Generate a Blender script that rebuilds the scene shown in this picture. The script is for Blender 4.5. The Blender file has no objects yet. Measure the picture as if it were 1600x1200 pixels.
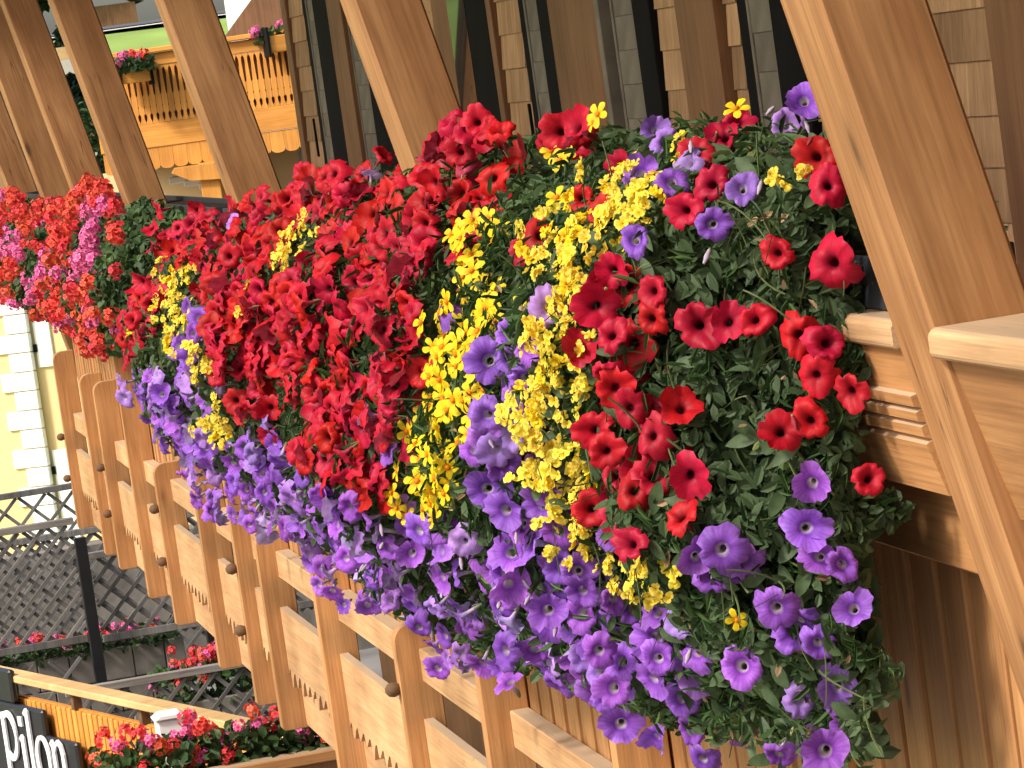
import bpy, bmesh, math, random
import numpy as np
from mathutils import Vector, Matrix, Euler

# ------------------------------------------------------------------ camera, sky, sun, exposure
SC = bpy.context.scene
COL = SC.collection
cam_d = bpy.data.cameras.new('camera')
cam = bpy.data.objects.new('camera', cam_d)
COL.objects.link(cam)
cam_d.sensor_width = 36.0
cam_d.lens = 36.0 * 5600 / 1600          # a long zoom, about 16 degrees wide
cam_d.clip_start, cam_d.clip_end = 0.1, 3000
yaw, pitch, roll = math.radians(11.9), math.radians(-5.14), math.radians(8.0)
fwd = Vector((math.sin(yaw) * math.cos(pitch), math.cos(yaw) * math.cos(pitch), math.sin(pitch)))
rgt = Vector((math.cos(yaw), -math.sin(yaw), 0))
upv = rgt.cross(fwd)
ir = rgt * math.cos(roll) - upv * math.sin(roll)
iu = upv * math.cos(roll) + rgt * math.sin(roll)
cam.matrix_world = Matrix(((ir.x, iu.x, -fwd.x, 0), (ir.y, iu.y, -fwd.y, 0), (ir.z, iu.z, -fwd.z, 0), (0, 0, 0, 1)))
SC.camera = cam

SUN_EL, SUN_SIDE = math.radians(42), math.radians(21)
to_sun = Vector((-math.cos(SUN_SIDE) * math.cos(SUN_EL), -math.sin(SUN_SIDE) * math.cos(SUN_EL), math.sin(SUN_EL)))
W = bpy.data.worlds.new('World'); SC.world = W; W.use_nodes = True
wn = W.node_tree
bg = wn.nodes['Background']
sky_t = wn.nodes.new('ShaderNodeTexSky'); sky_t.sky_type = 'NISHITA'; sky_t.sun_disc = False
sky_t.sun_elevation = SUN_EL
sky_t.sun_rotation = math.atan2(to_sun.x, to_sun.y)
sky_t.air_density = 1.0; sky_t.dust_density = 4.0; sky_t.ozone_density = .4
wn.links.new(sky_t.outputs[0], bg.inputs[0]); bg.inputs[1].default_value = 0.15
sl = bpy.data.lights.new('sun', 'SUN'); sl.energy = 2.55; sl.angle = math.radians(8); sl.color = (1.0, .955, .88)
so = bpy.data.objects.new('sun', sl); COL.objects.link(so)
so.rotation_euler = to_sun.to_track_quat('Z', 'Y').to_euler(); so.location = (-6, -3, 9)
vs = SC.view_settings
vs.view_transform = 'Standard'; vs.look = 'None'; vs.exposure = 0.62; vs.gamma = 1.0; vs.use_curve_mapping = False

rnd = random.Random(11)
nrs = np.random.RandomState(5)

# ------------------------------------------------------------------ helpers
def tag(o, label=None, cat=None, group=None, kind=None):
    if label: o['label'] = label
    if cat: o['category'] = cat
    if group: o['group'] = group
    if kind: o['kind'] = kind
    return o

def thing(name, label, cat, loc=(0, 0, 0), group=None):
    o = bpy.data.objects.new(name, None); COL.objects.link(o); o.location = loc
    o.empty_display_size = .05
    return tag(o, label, cat, group)

def link(name, me, loc=(0, 0, 0), parent=None, rot=None, scale=None):
    o = bpy.data.objects.new(name, me); COL.objects.link(o)
    o.location = loc
    if rot is not None: o.rotation_euler = rot
    if scale is not None: o.scale = scale
    if parent is not None:
        o.parent = parent
        base = Vector(parent.location)
        q = parent.parent
        while q is not None:
            base = base + Vector(q.location); q = q.parent
        o.location = Vector(loc) - base
    return o

_boxes = {}
def box_mesh(s, mat, bev):
    k = (tuple(round(v, 4) for v in s), mat.name, bev)
    if k in _boxes: return _boxes[k]
    bm = bmesh.new(); bmesh.ops.create_cube(bm, size=1)
    for v in bm.verts: v.co = Vector((v.co.x * s[0], v.co.y * s[1], v.co.z * s[2]))
    b = min(bev, .3 * min(s))
    if b > 0: bmesh.ops.bevel(bm, geom=bm.edges[:], offset=b, segments=1, affect='EDGES')
    me = bpy.data.meshes.new('box'); bm.to_mesh(me); bm.free(); me.materials.append(mat)
    _boxes[k] = me
    return me

def box(name, lo, hi, mat, parent=None, bev=.003, rot=None):
    s = [hi[i] - lo[i] for i in range(3)]; c = [(hi[i] + lo[i]) / 2 for i in range(3)]
    return link(name, box_mesh(s, mat, bev), c, parent, rot)

def prism(name, pts, ext, axis, mat, parent=None, bev=0, loc=None):
    """polygon in the plane across `axis` (the two other axes in order), pushed from ext[0] to ext[1]"""
    cx = sum(p[0] for p in pts) / len(pts); cy = sum(p[1] for p in pts) / len(pts); cz = (ext[0] + ext[1]) / 2
    bm = bmesh.new()
    def put(a, b, e):
        return [(e, a, b), (a, e, b), (a, b, e)][axis]
    v0 = [bm.verts.new(put(a - cx, b - cy, ext[0] - cz)) for a, b in pts]
    v1 = [bm.verts.new(put(a - cx, b - cy, ext[1] - cz)) for a, b in pts]
    bm.faces.new(v0[::-1]); bm.faces.new(v1)
    n = len(pts)
    for i in range(n): bm.faces.new((v0[i], v0[(i + 1) % n], v1[(i + 1) % n], v1[i]))
    bmesh.ops.recalc_face_normals(bm, faces=bm.faces[:])
    if bev: bmesh.ops.bevel(bm, geom=bm.edges[:], offset=bev, segments=1, affect='EDGES')
    me = bpy.data.meshes.new(name); bm.to_mesh(me); bm.free(); me.materials.append(mat)
    return link(name, me, put(cx, cy, cz), parent)

def pydata(name, V, F, mats, parent=None, attrs=None, mi=None, smooth=False, loc=(0, 0, 0)):
    me = bpy.data.meshes.new(name); me.from_pydata(V, [], F); me.update()
    for m in mats: me.materials.append(m)
    if mi is not None: me.polygons.foreach_set('material_index', mi)
    for an, dom, vals in (attrs or []):
        a = me.attributes.new(an, 'FLOAT', dom); a.data.foreach_set('value', vals)
    if smooth: me.polygons.foreach_set('use_smooth', [True] * len(me.polygons))
    return me if name.startswith('_') else link(name, me, loc, parent)

# ------------------------------------------------------------------ materials
def nodes(name):
    m = bpy.data.materials.new(name); m.use_nodes = True
    nt = m.node_tree; return m, nt, nt.nodes['Principled BSDF'], nt.nodes, nt.links

def ramp(N, stops, interp='LINEAR'):
    r = N.new('ShaderNodeValToRGB'); cr = r.color_ramp; cr.interpolation = interp
    while len(cr.elements) < len(stops): cr.elements.new(.5)
    for e, (p, c) in zip(cr.elements, stops):
        e.position = p; e.color = (*c, 1) if len(c) == 3 else c
    return r

def mixc(N, L, fac, a, b, mode='MIX'):
    m = N.new('ShaderNodeMix'); m.data_type = 'RGBA'; m.blend_type = mode
    if isinstance(fac, (int, float)): m.inputs[0].default_value = fac
    else: L.new(fac, m.inputs[0])
    for i, v in ((6, a), (7, b)):
        if isinstance(v, tuple): m.inputs[i].default_value = (*v, 1)
        else: L.new(v, m.inputs[i])
    return m.outputs[2]

def wood(name, c_dark, c_light, axis, grain=55, rough=.62, tint=.16, weather=.0, crack=.5, knots=False):
    m, nt, bs, N, L = nodes(name)
    tc = N.new('ShaderNodeTexCoord'); oi = N.new('ShaderNodeObjectInfo')
    mul = N.new('ShaderNodeVectorMath'); mul.operation = 'SCALE'; mul.inputs[0].default_value = (37, 53, 71)
    L.new(oi.outputs['Random'], mul.inputs['Scale'])
    add = N.new('ShaderNodeVectorMath'); L.new(tc.outputs['Object'], add.inputs[0]); L.new(mul.outputs[0], add.inputs[1])
    def mapped(along, across):
        mp = N.new('ShaderNodeMapping'); s = [across] * 3; s[axis] = along
        mp.inputs['Scale'].default_value = s; L.new(add.outputs[0], mp.inputs[0]); return mp.outputs[0]
    n1 = N.new('ShaderNodeTexNoise'); n1.inputs['Scale'].default_value = 1; n1.inputs['Detail'].default_value = 6
    n1.inputs['Roughness'].default_value = .62; n1.inputs['Distortion'].default_value = .6
    L.new(mapped(1.3, grain * .42), n1.inputs['Vector'])
    n2 = N.new('ShaderNodeTexNoise'); n2.inputs['Scale'].default_value = 1; n2.inputs['Detail'].default_value = 3
    L.new(mapped(4, grain * 3.2), n2.inputs['Vector'])
    n3 = N.new('ShaderNodeTexNoise'); n3.inputs['Scale'].default_value = 2.3; n3.inputs['Detail'].default_value = 4
    L.new(add.outputs[0], n3.inputs['Vector'])
    r1 = ramp(N, [(.28, c_dark), (.5, tuple((a + b) / 2 for a, b in zip(c_dark, c_light))), (.7, c_light)])
    L.new(n1.outputs[0], r1.inputs[0])
    r2 = ramp(N, [(.3, (.74, .72, .70)), (.62, (1.06, 1.06, 1.06))]); L.new(n2.outputs[0], r2.inputs[0])
    col = mixc(N, L, .75, r1.outputs[0], r2.outputs[0], 'MULTIPLY')
    r3 = ramp(N, [(.28, (.68, .63, .58)), (.66, (1.14, 1.14, 1.14))]); L.new(n3.outputs[0], r3.inputs[0])
    col = mixc(N, L, .8, col, r3.outputs[0], 'MULTIPLY')
    # dark drying cracks along the grain
    n4 = N.new('ShaderNodeTexNoise'); n4.inputs['Scale'].default_value = 1; n4.inputs['Detail'].default_value = 2
    L.new(mapped(.9, grain * .5), n4.inputs['Vector'])
    r4 = ramp(N, [(.490, (0, 0, 0)), (.5, (1, 1, 1)), (.509, (0, 0, 0))]); L.new(n4.outputs[0], r4.inputs[0])
    n5 = N.new('ShaderNodeTexNoise'); n5.inputs['Scale'].default_value = 3.1; L.new(add.outputs[0], n5.inputs['Vector'])
    r5 = ramp(N, [(.52, (0, 0, 0)), (.62, (crack,) * 3)]); L.new(n5.outputs[0], r5.inputs[0])
    mm = N.new('ShaderNodeMath'); mm.operation = 'MULTIPLY'; L.new(r4.outputs[0], mm.inputs[0]); L.new(r5.outputs[0], mm.inputs[1])
    col = mixc(N, L, mm.outputs[0], col, tuple(v * .25 for v in c_dark))
    if weather > 0:
        # grey bleaching on the upward faces
        ge = N.new('ShaderNodeNewGeometry'); sx = N.new('ShaderNodeSeparateXYZ'); L.new(ge.outputs['True Normal'], sx.inputs[0])
        rw = ramp(N, [(.75, (0, 0, 0)), (.95, (weather,) * 3)]); L.new(sx.outputs['Z'], rw.inputs[0])
        col = mixc(N, L, rw.outputs[0], col, (.42, .34, .245))
    if knots:
        vo = N.new('ShaderNodeTexVoronoi'); vo.inputs['Scale'].default_value = 1; L.new(mapped(2.2, 5.5), vo.inputs['Vector'])
        rk = ramp(N, [(.05, (.8, .8, .8)), (.10, (.25, .25, .25)), (.17, (0, 0, 0))]); L.new(vo.outputs['Distance'], rk.inputs[0])
        col = mixc(N, L, rk.outputs[0], col, tuple(v * .28 for v in c_dark))
    hs = N.new('ShaderNodeHueSaturation'); L.new(col, hs.inputs['Color'])
    mr = N.new('ShaderNodeMapRange'); mr.inputs['To Min'].default_value = 1 - tint; mr.inputs['To Max'].default_value = 1 + tint
    L.new(oi.outputs['Random'], mr.inputs[0]); L.new(mr.outputs[0], hs.inputs['Value'])
    L.new(hs.outputs[0], bs.inputs['Base Color'])
    bs.inputs['Roughness'].default_value = rough; bs.inputs['Specular IOR Level'].default_value = .3
    bp = N.new('ShaderNodeBump'); bp.inputs['Strength'].default_value = .35; bp.inputs['Distance'].default_value = .0015
    L.new(n2.outputs[0], bp.inputs['Height']); L.new(bp.outputs[0], bs.inputs['Normal'])
    return m

def plain(name, c, rough=.7, spec=.3, vary=.15, scale=6, bump=0, tint=.0):
    m, nt, bs, N, L = nodes(name)
    tc = N.new('ShaderNodeTexCoord')
    n = N.new('ShaderNodeTexNoise'); n.inputs['Scale'].default_value = scale; n.inputs['Detail'].default_value = 6
    L.new(tc.outputs['Object'], n.inputs['Vector'])
    r = ramp(N, [(.3, tuple(v * (1 - vary) for v in c)), (.7, tuple(min(1, v * (1 + vary)) for v in c))])
    L.new(n.outputs[0], r.inputs[0]); col = r.outputs[0]
    if tint:
        oi = N.new('ShaderNodeObjectInfo'); hs = N.new('ShaderNodeHueSaturation'); mr = N.new('ShaderNodeMapRange')
        mr.inputs['To Min'].default_value = 1 - tint; mr.inputs['To Max'].default_value = 1 + tint
        L.new(oi.outputs['Random'], mr.inputs[0]); L.new(mr.outputs[0], hs.inputs['Value']); L.new(col, hs.inputs['Color']); col = hs.outputs[0]
    L.new(col, bs.inputs['Base Color'])
    bs.inputs['Roughness'].default_value = rough; bs.inputs['Specular IOR Level'].default_value = spec
    if bump:
        b = N.new('ShaderNodeBump'); b.inputs['Strength'].default_value = bump; b.inputs['Distance'].default_value = .01
        L.new(n.outputs[0], b.inputs['Height']); L.new(b.outputs[0], bs.inputs['Normal'])
    return m

def leafy(name, stops, trans=.25, back=None, vein=None, rough=.55, huevar=.0, valvar=.12, face='rnd', pale=None):
    """thin plant tissue: colour from a mesh attribute, a paler back, some light let through"""
    m, nt, bs, N, L = nodes(name)
    at = N.new('ShaderNodeAttribute'); at.attribute_name = face
    r = ramp(N, stops); L.new(at.outputs['Fac'], r.inputs[0]); col = r.outputs[0]
    if vein:
        av = N.new('ShaderNodeAttribute'); av.attribute_name = 'ang'
        wv = N.new('ShaderNodeMath'); wv.operation = 'SINE'
        mu = N.new('ShaderNodeMath'); mu.operation = 'MULTIPLY'; mu.inputs[1].default_value = 25
        L.new(av.outputs['Fac'], mu.inputs[0]); L.new(mu.outputs[0], wv.inputs[0])
        rv = ramp(N, [(.35, (0, 0, 0)), (.95, (vein,) * 3)])
        mr0 = N.new('ShaderNodeMapRange'); mr0.inputs['From Min'].default_value = -1; L.new(wv.outputs[0], mr0.inputs[0]); L.new(mr0.outputs[0], rv.inputs[0])
        col = mixc(N, L, rv.outputs[0], col, tuple(v * .35 for v in stops[-1][1]))
    if back:
        ge = N.new('ShaderNodeNewGeometry'); col = mixc(N, L, ge.outputs['Backfacing'], col, back)
    oi = N.new('ShaderNodeObjectInfo')
    if pale:
        wp = N.new('ShaderNodeTexWhiteNoise'); wp.noise_dimensions = '1D'
        ma = N.new('ShaderNodeMath'); ma.inputs[1].default_value = 7.3; L.new(oi.outputs['Random'], ma.inputs[0]); L.new(ma.outputs[0], wp.inputs['W'])
        rp = ramp(N, [(.74, (0, 0, 0)), (.99, (.6, .6, .6))]); L.new(wp.outputs[0], rp.inputs[0]); col = mixc(N, L, rp.outputs[0], col, pale)
    hs = N.new('ShaderNodeHueSaturation'); L.new(col, hs.inputs['Color'])
    mr = N.new('ShaderNodeMapRange'); mr.inputs['To Min'].default_value = 1 - valvar; mr.inputs['To Max'].default_value = 1 + valvar
    L.new(oi.outputs['Random'], mr.inputs[0]); L.new(mr.outputs[0], hs.inputs['Value'])
    tn = N.new('ShaderNodeTexCoord'); nz = N.new('ShaderNodeTexNoise'); nz.inputs['Scale'].default_value = 2.2; nz.inputs['Detail'].default_value = 4
    of = N.new('ShaderNodeVectorMath'); L.new(tn.outputs['Object'], of.inputs[0]); cb = N.new('ShaderNodeCombineXYZ')
    mo = N.new('ShaderNodeMath'); mo.operation = 'MULTIPLY'; mo.inputs[1].default_value = 61; L.new(oi.outputs['Random'], mo.inputs[0]); L.new(mo.outputs[0], cb.inputs[2])
    L.new(cb.outputs[0], of.inputs[1]); L.new(of.outputs[0], nz.inputs['Vector'])
    rz = ramp(N, [(.3, (.74, .72, .78)), (.7, (1.18, 1.18, 1.16))]); L.new(nz.outputs[0], rz.inputs[0])
    L.new(mixc(N, L, 1, col, rz.outputs[0], 'MULTIPLY'), hs.inputs['Color'])
    if huevar:
        wn_ = N.new('ShaderNodeTexWhiteNoise'); wn_.noise_dimensions = '1D'; L.new(oi.outputs['Random'], wn_.inputs['W'])
        mh = N.new('ShaderNodeMapRange'); mh.inputs['To Min'].default_value = .5 - huevar; mh.inputs['To Max'].default_value = .5 + huevar
        L.new(wn_.outputs[0], mh.inputs[0]); L.new(mh.outputs[0], hs.inputs['Hue'])
    L.new(hs.outputs[0], bs.inputs['Base Color'])
    bs.inputs['Roughness'].default_value = rough; bs.inputs['Specular IOR Level'].default_value = .25
    tr = N.new('ShaderNodeBsdfTranslucent'); L.new(hs.outputs[0], tr.inputs[0])
    mx = N.new('ShaderNodeMixShader'); mx.inputs[0].default_value = trans
    L.new(bs.outputs[0], mx.inputs[1]); L.new(tr.outputs[0], mx.inputs[2])
    L.new(mx.outputs[0], nt.nodes['Material Output'].inputs[0])
    return m

LARCH_D, LARCH_L = (.37, .175, .064), (.54, .285, .115)
wood_x = wood('larch_across', LARCH_D, LARCH_L, 0, weather=.6)
wood_y = wood('larch_lengthwise', LARCH_D, LARCH_L, 1, weather=.75)
wood_z = wood('larch_upright', LARCH_D, LARCH_L, 2, weather=.6, knots=True)
post_wood = wood('glued_beam_wood', (.28, .125, .046), (.49, .262, .110), 2, grain=36, tint=.06, crack=.9, knots=True)
brown_wood = wood('brown_stained_wood', (.19, .092, .042), (.29, .145, .066), 2, tint=.10)
shingle_wood = wood('cedar_shingle', (.34, .195, .095), (.60, .38, .20), 2, tint=.22, rough=.8, crack=.25)
cap_wood = wood('pale_cap_wood', (.42, .25, .12), (.58, .37, .20), 1, weather=.5, tint=.05)
band_wood = wood('bleached_larch', (.47, .26, .12), (.62, .38, .19), 1, weather=.7, tint=.10)
orange_wood = wood('orange_stained_wood', (.60, .25, .042), (.76, .345, .07), 2, tint=.07, crack=.1)
orange_long = wood('orange_stained_rail', (.60, .25, .042), (.76, .345, .07), 0, tint=.07, crack=.1)
tan_wood = wood('pale_rail_wood', (.60, .40, .17), (.72, .50, .24), 1, tint=.04, crack=.1)
fence_wood = wood('dark_grey_fence_wood', (.10, .096, .092), (.20, .192, .182), 2, tint=.25, rough=.75)
fence_pale = wood('weathered_rail_wood', (.22, .20, .18), (.34, .31, .28), 0, tint=.2, rough=.8)
black_frame = plain('black_window_frame', (.010, .009, .009), .8, .08)
grey_reflection_frame = plain('grey_reflection_and_frame', (.20, .175, .135), .75, .12, .2, 9, .2, .10)  # grey imitates glass reflecting shingles; also colours one plain window frame
dark_inside = plain('dark_interior', (.012, .011, .012), .8)
planter_black = plain('dark_plastic_planter', (.022, .024, .03), .5, .4)
soil_m = plain('potting_soil', (.03, .02, .013), .95, .1, .4, 60, .6)
peg_wood = plain('dark_peg_wood', (.15, .085, .045), .7, .2, .3, 30)
yellow_wall = plain('yellow_render', (.76, .55, .29), .9, .1, .05, 1.2)
white_paint = plain('white_paint', (.82, .82, .80), .7, .2, .04, 2)
teal_paint = plain('teal_shutter_paint', (.10, .30, .26), .6)
stone_m = plain('grey_stone', (.20, .18, .155), .9, .2, .35, 5, .6, .2)
paving_m = plain('paving', (.22, .21, .2), .9, .2, .25, 1.5, .2)
grass_m = plain('meadow_grass', (.25, .35, .085), .9, .1, .35, .25, .3)
road_m = plain('asphalt', (.11, .11, .115), .9, .2, .2, .6)
path_m = plain('pale_gravel', (.60, .56, .48), .9, .1, .15, 2)
sign_black = plain('black_sign_paint', (.012, .012, .014), .35, .5)
bark_m = plain('bark', (.09, .06, .04), .95, .1, .4, 8, .6)

def glass_mat():
    m, nt, bs, N, L = nodes('window_glass')
    bs.inputs['Base Color'].default_value = (.012, .014, .013, 1); bs.inputs['Roughness'].default_value = .02
    bs.inputs['IOR'].default_value = 2.1; bs.inputs['Specular IOR Level'].default_value = .6
    return m
glass_m = glass_mat()

red_petal = leafy('red_petal', [(.25, (.05, .003, .006)), (.40, (.12, .003, .010)), (.50, (.34, .005, .018)), (.7, (.46, .006, .020)), (1, (.52, .009, .028))],
                  .25, back=(.48, .05, .09), vein=.16, face='rad', huevar=.008, valvar=.16)
violet_petal = leafy('violet_petal', [(.10, (.45, .45, .16)), (.36, (.60, .57, .46)), (.44, (.42, .30, .50)), (.54, (.17, .035, .36)), (.66, (.27, .07, .52)), (1, (.37, .14, .65))],
                     .28, back=(.46, .34, .64), vein=.3, face='rad', huevar=.016, valvar=.24, pale=(.52, .36, .74))
star_petal = leafy('bright_yellow_petal', [(.0, (.78, .30, .01)), (.25, (.86, .48, .01)), (.4, (.94, .68, .012)), (1, (.95, .74, .02))], .4, face='rad', valvar=.08)
cream_petal = leafy('soft_yellow_petal', [(0, (.90, .55, .03)), (.4, (.94, .74, .035)), (1, (.95, .81, .14))], .45, face='rad', valvar=.12, huevar=.01)
coral_petal = leafy('coral_petal', [(0, (.45, .02, .02)), (.5, (.80, .06, .04)), (1, (.88, .14, .09))], .22, face='rad', huevar=.012, valvar=.14)
pink_petal = leafy('pink_petal', [(0, (.45, .02, .14)), (.5, (.78, .11, .33)), (1, (.86, .26, .48))], .22, face='rad', huevar=.012, valvar=.14)
leaf_m = leafy('leaf_green', [(0, (.035, .068, .02)), (.45, (.08, .13, .035)), (.8, (.14, .19, .06)), (1, (.27, .29, .11))], .34, back=(.075, .12, .05), valvar=.1)
dry_m = leafy('dry_leaf_tan', [(0, (.20, .11, .06)), (1, (.42, .30, .16))], .2)
leaf_far = leafy('foliage_green', [(0, (.022, .05, .016)), (.6, (.045, .095, .026)), (1, (.08, .14, .04))], .2, valvar=.1)
twig_m = plain('twig_green', (.12, .16, .06), .6, .3, .3, 20)
stem_m = plain('stem_green', (.09, .14, .045), .6, .3, .2, 30)
calyx_m = plain('bud_green', (.16, .20, .08), .6)
tube_v = plain('pale_flower_tube', (.36, .29, .38), .7, .2, .15, 40)
pine_m = leafy('conifer_green', [(0, (.012, .03, .018)), (1, (.03, .06, .035))], .1)
conc_m = plain('grey_render', (.33, .32, .31), .9, .2, .06, 2)
# ------------------------------------------------------------------ ground, hill, road, lawn
def terrain():
    xs = np.linspace(-160, 160, 81); ys = np.concatenate([np.linspace(-40, 34, 14), np.linspace(38, 110, 37), np.linspace(118, 700, 40)])
    V, F = [], []
    for y in ys:
        for x in xs:
            if y <= 35: z = -5.5
            elif y <= 56: z = -5.5
            elif y <= 70: z = -5.5 + 6.2 * (y - 56) / 14
            elif y <= 80: z = .7 + 1.05 * (y - 70) / 10
            elif y <= 95: z = 1.75 + .55 * (y - 80) / 15
            else: z = 2.3 + .15 * math.sin(y * .05)
            if x < -12 and y > 20:                                    # the valley side rises to the left
                z += (-12 - x) * .26 * min(1, (y - 20) / 30)
            V.append((x, y, z + .06 * math.sin(x * 1.3 + y * .7)))
    n = len(xs)
    for j in range(len(ys) - 1):
        for i in range(n - 1):
            a = j * n + i; F.append((a, a + 1, a + n + 1, a + n))
    o = pydata('hillside_ground', V, F, [grass_m], smooth=True); tag(o, kind='structure'); return o
terrain()
tag(pydata('street_paving', [(-30, -30, -5.42), (12, -30, -5.42), (12, 34, -5.42), (-30, 34, -5.42)], [(0, 1, 2, 3)], [paving_m]), kind='structure')
def strip(name, y0, y1, mat, lift, wob=0):
    V, F = [], []
    hz = lambda y: (1.75 + .55 * (y - 80) / 15 if y > 80 else .5 + 1.25 * (y - 60) / 20) + lift
    xs = np.linspace(-12, 40, 53)
    for x in xs:
        w = wob * math.sin(x * .5)
        V += [(x, y0 + w, hz(y0 + w)), (x, y1 + w, hz(y1 + w))]
    for i in range(len(xs) - 1): F.append((2 * i, 2 * i + 2, 2 * i + 3, 2 * i + 1))
    tag(pydata(name, V, F, [mat]), kind='structure')
strip('gravel_path', 80.6, 82.2, path_m, .10, .5)
strip('hill_road', 83.5, 88.5, road_m, .10)

# ------------------------------------------------------------------ the chalet: shingled wall, windows, balcony floor, unseen shading roof
XW = 2.95
chalet = thing('chalet', 'brown shingled chalet wall with black window frames standing behind the flowers', 'chalet', (XW, 5, -5.5))
box('wall', (XW + .02, -.5, -5.5), (XW + .22, 18.2, 2.4), brown_wood, chalet, 0)
box('gable_wall', (XW + .02, 18.2, -5.5), (XW + 5, 18.4, 2.4), brown_wood, chalet, 0)
box('balcony_floor', (1.97, -.5, -1.86), (XW + .018, 21.9, -1.72), wood_y, chalet, .004)
box('unseen_roof_soffit', (.12, -1.5, 1.95), (XW + 1, 23.5, 2.10), wood_y, chalet, .004)  # unseen roof, its overhang drawn out to keep the wall shaded
box('unseen_eaves_board', (.085, -1.5, 1.85), (.118, 23.5, 2.16), wood_y, chalet, .004)
for i in range(18):
    y = -1.2 + i * 1.38
    box('unseen_rafter', (.15, y, 1.80), (XW, y + .10, 1.948), wood_x, chalet, .004)
Z0, Z1 = -1.72, 1.9
# boards, frames and panes along the wall, y ranges from near to far
def wallbox(name, y0, y1, mat, out0, out1, z0=Z0, z1=Z1, parent=None, bev=.003):
    return box(name, (XW - out1, y0, z0), (XW - out0, y1, z1), mat, parent or chalet, bev)
for y0, y1 in ((7.35, 7.93), (10.21, 10.63), (11.62, 12.30), (16.43, 16.80)):
    wallbox('casing_board', y0 + .002, y1 - .002, brown_wood, -.018, .045)
for y0, y1 in ((13.30, 13.38), (18.11, 18.25), (14.10, 14.41)):
    wallbox('corner_trim', y0 + .002, y1 - .002, brown_wood, -.018, .030)
def window(y0, y1, lab=None):
    """a black framed opening from y0 to y1 with a pane"""
    f = wallbox('window_frame', y0, y0 + .05, black_frame, -.018, .05)
    box('stile', (XW - .05, y1 - .05, Z0), (XW + .018, y1, Z1), black_frame, f)
    box('pane', (XW + .004, y0 + .05, Z0), (XW + .012, y1 - .05, Z1), glass_m, f, 0)
    return f
wallbox('window_frame', 14.052, 14.09, black_frame, -.018, .0)
box('pane', (XW - .034, 13.765, Z0), (XW - .028, 14.05, Z1), glass_m, chalet, 0, (0, 0, math.radians(2.0)))
for y0, y1 in ((9.43, 9.69), (10.99, 11.20), (12.30, 12.53), (13.385, 13.755), (15.64, 16.06), (16.82, 17.28)):
    # black sheets stand in for the dark insides of the window openings
    wallbox('dark_recess_sheet', y0 + .003, y1 - .003, black_frame, -.016, .030)
for y0, y1 in ((9.69, 9.94), (11.20, 11.51), (12.53, 12.77), (16.06, 16.43), (17.30, 17.52)):  # grey strips and slats imitate the reflection of shingles in window panes
    sh = wallbox('pane_reflection', y0 + .003, y0 + .022, grey_reflection_frame, -.016, .024)
    box('pane_reflection_edge', (XW - .024, y1 - .022, Z0), (XW + .016, y1 - .003, Z1), grey_reflection_frame, sh)
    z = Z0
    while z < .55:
        box('slat', (XW - .018 + rnd.uniform(-.002, .002), y0 + .023, z), (XW + .010, y1 - .023, z + .1122), grey_reflection_frame, sh, .0012, (0, .01, 0)); z += .113
for y0, y1 in ((9.94, 10.07), (11.51, 11.56), (12.77, 12.90), (17.52, 17.68)):
    wallbox('window_frame', y0 + .003, y1 - .003, black_frame, -.016, .012)
wallbox('window_frame', 11.565, 11.615, grey_reflection_frame, -.016, .05)
bar = tag(box('latch_bar', (XW - .072, 12.70, -.36), (XW - .06, 12.712, -.17), black_frame, chalet), None)
link('latch_bar', bar.data, (XW - .08, 17.42, -.25), chalet)
# cedar shingles, overlapping rows, each one a piece
def shingles(y0, y1, zlo=-.95, zhi=.75):
    row = .127; k = 0
    z = zlo + rnd.uniform(0, .03)
    while z < zhi:
        y = y0
        while y < y1 - .01:
            w = min(rnd.uniform(.32, .55), y1 - y)
            if y1 - y - w < .14: w = y1 - y
            t = .011 + rnd.uniform(0, .004); dz = rnd.uniform(-.004, .004)
            w = round(w, 2) if y1 - y - w > .005 else w
            pts = [(XW + .018, z + dz), (XW - t, z + dz), (XW - .004, z + row + .012), (XW + .018, z + row + .012)]
            prism('shingle', pts, (y + .0015, y + w - .0015), 1, shingle_wood, chalet)
            y += w
        z += row; k += 1
for y0, y1 in ((7.95, 9.42), (10.07, 10.205), (10.635, 10.985), (12.905, 13.295), (17.685, 18.105), (14.415, 15.63)):
    shingles(y0, y1, *((-.95, .75) if y0 < 14 else (-.8, .7)))

shingles(3.2, 7.345, -.75, .55)
# ------------------------------------------------------------------ balcony railing
rail = thing('balcony_railing', 'long wooden chalet balcony front with carved band and upright planks under the flowers', 'balcony', (1.85, 5.2, -1.8))
POST_Y = [5.22, 8.85, 12.27, 15.70, 17.95, 19.85, 22.1]
PT = .095                                                           # half the width of a post
ends = [.5] + POST_Y
prof_cap = [(1.728, -.494), (1.728, -.524), (1.736, -.532), (1.95, -.532), (1.95, -.490), (1.942, -.484), (1.738, -.484)]
steps = [(1.748, -.534), (1.760, -.604), (1.748, -.607), (1.751, -.624), (1.766, -.628), (1.753, -.634), (1.756, -.648), (1.771, -.652),
         (1.759, -.658), (1.762, -.674), (1.776, -.679), (1.763, -.686), (1.768, -.698), (1.790, -.772), (1.835, -.772), (1.80, -.534)]
for i in range(len(ends) - 1):
    y0 = ends[i] + (PT + .004 if i else 0); y1 = ends[i + 1] - PT - .004
    p = prof_cap if i else [(x - .006, z - .003) for x, z in prof_cap]
    prism('hand_rail', p, (y0 if i else .5, y1 + (0 if i else .003)), 1, cap_wood, rail, .003)
    if i == 0:
        prism('front_panel', [(1.752, -.537), (1.833, -.800), (1.865, -.800), (1.784, -.537)], (y0, y1 + .10), 1, wood_y, rail, .003)
    else:
        prism('moulded_board', steps, (y0, y1), 1, wood_y, rail)
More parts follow.
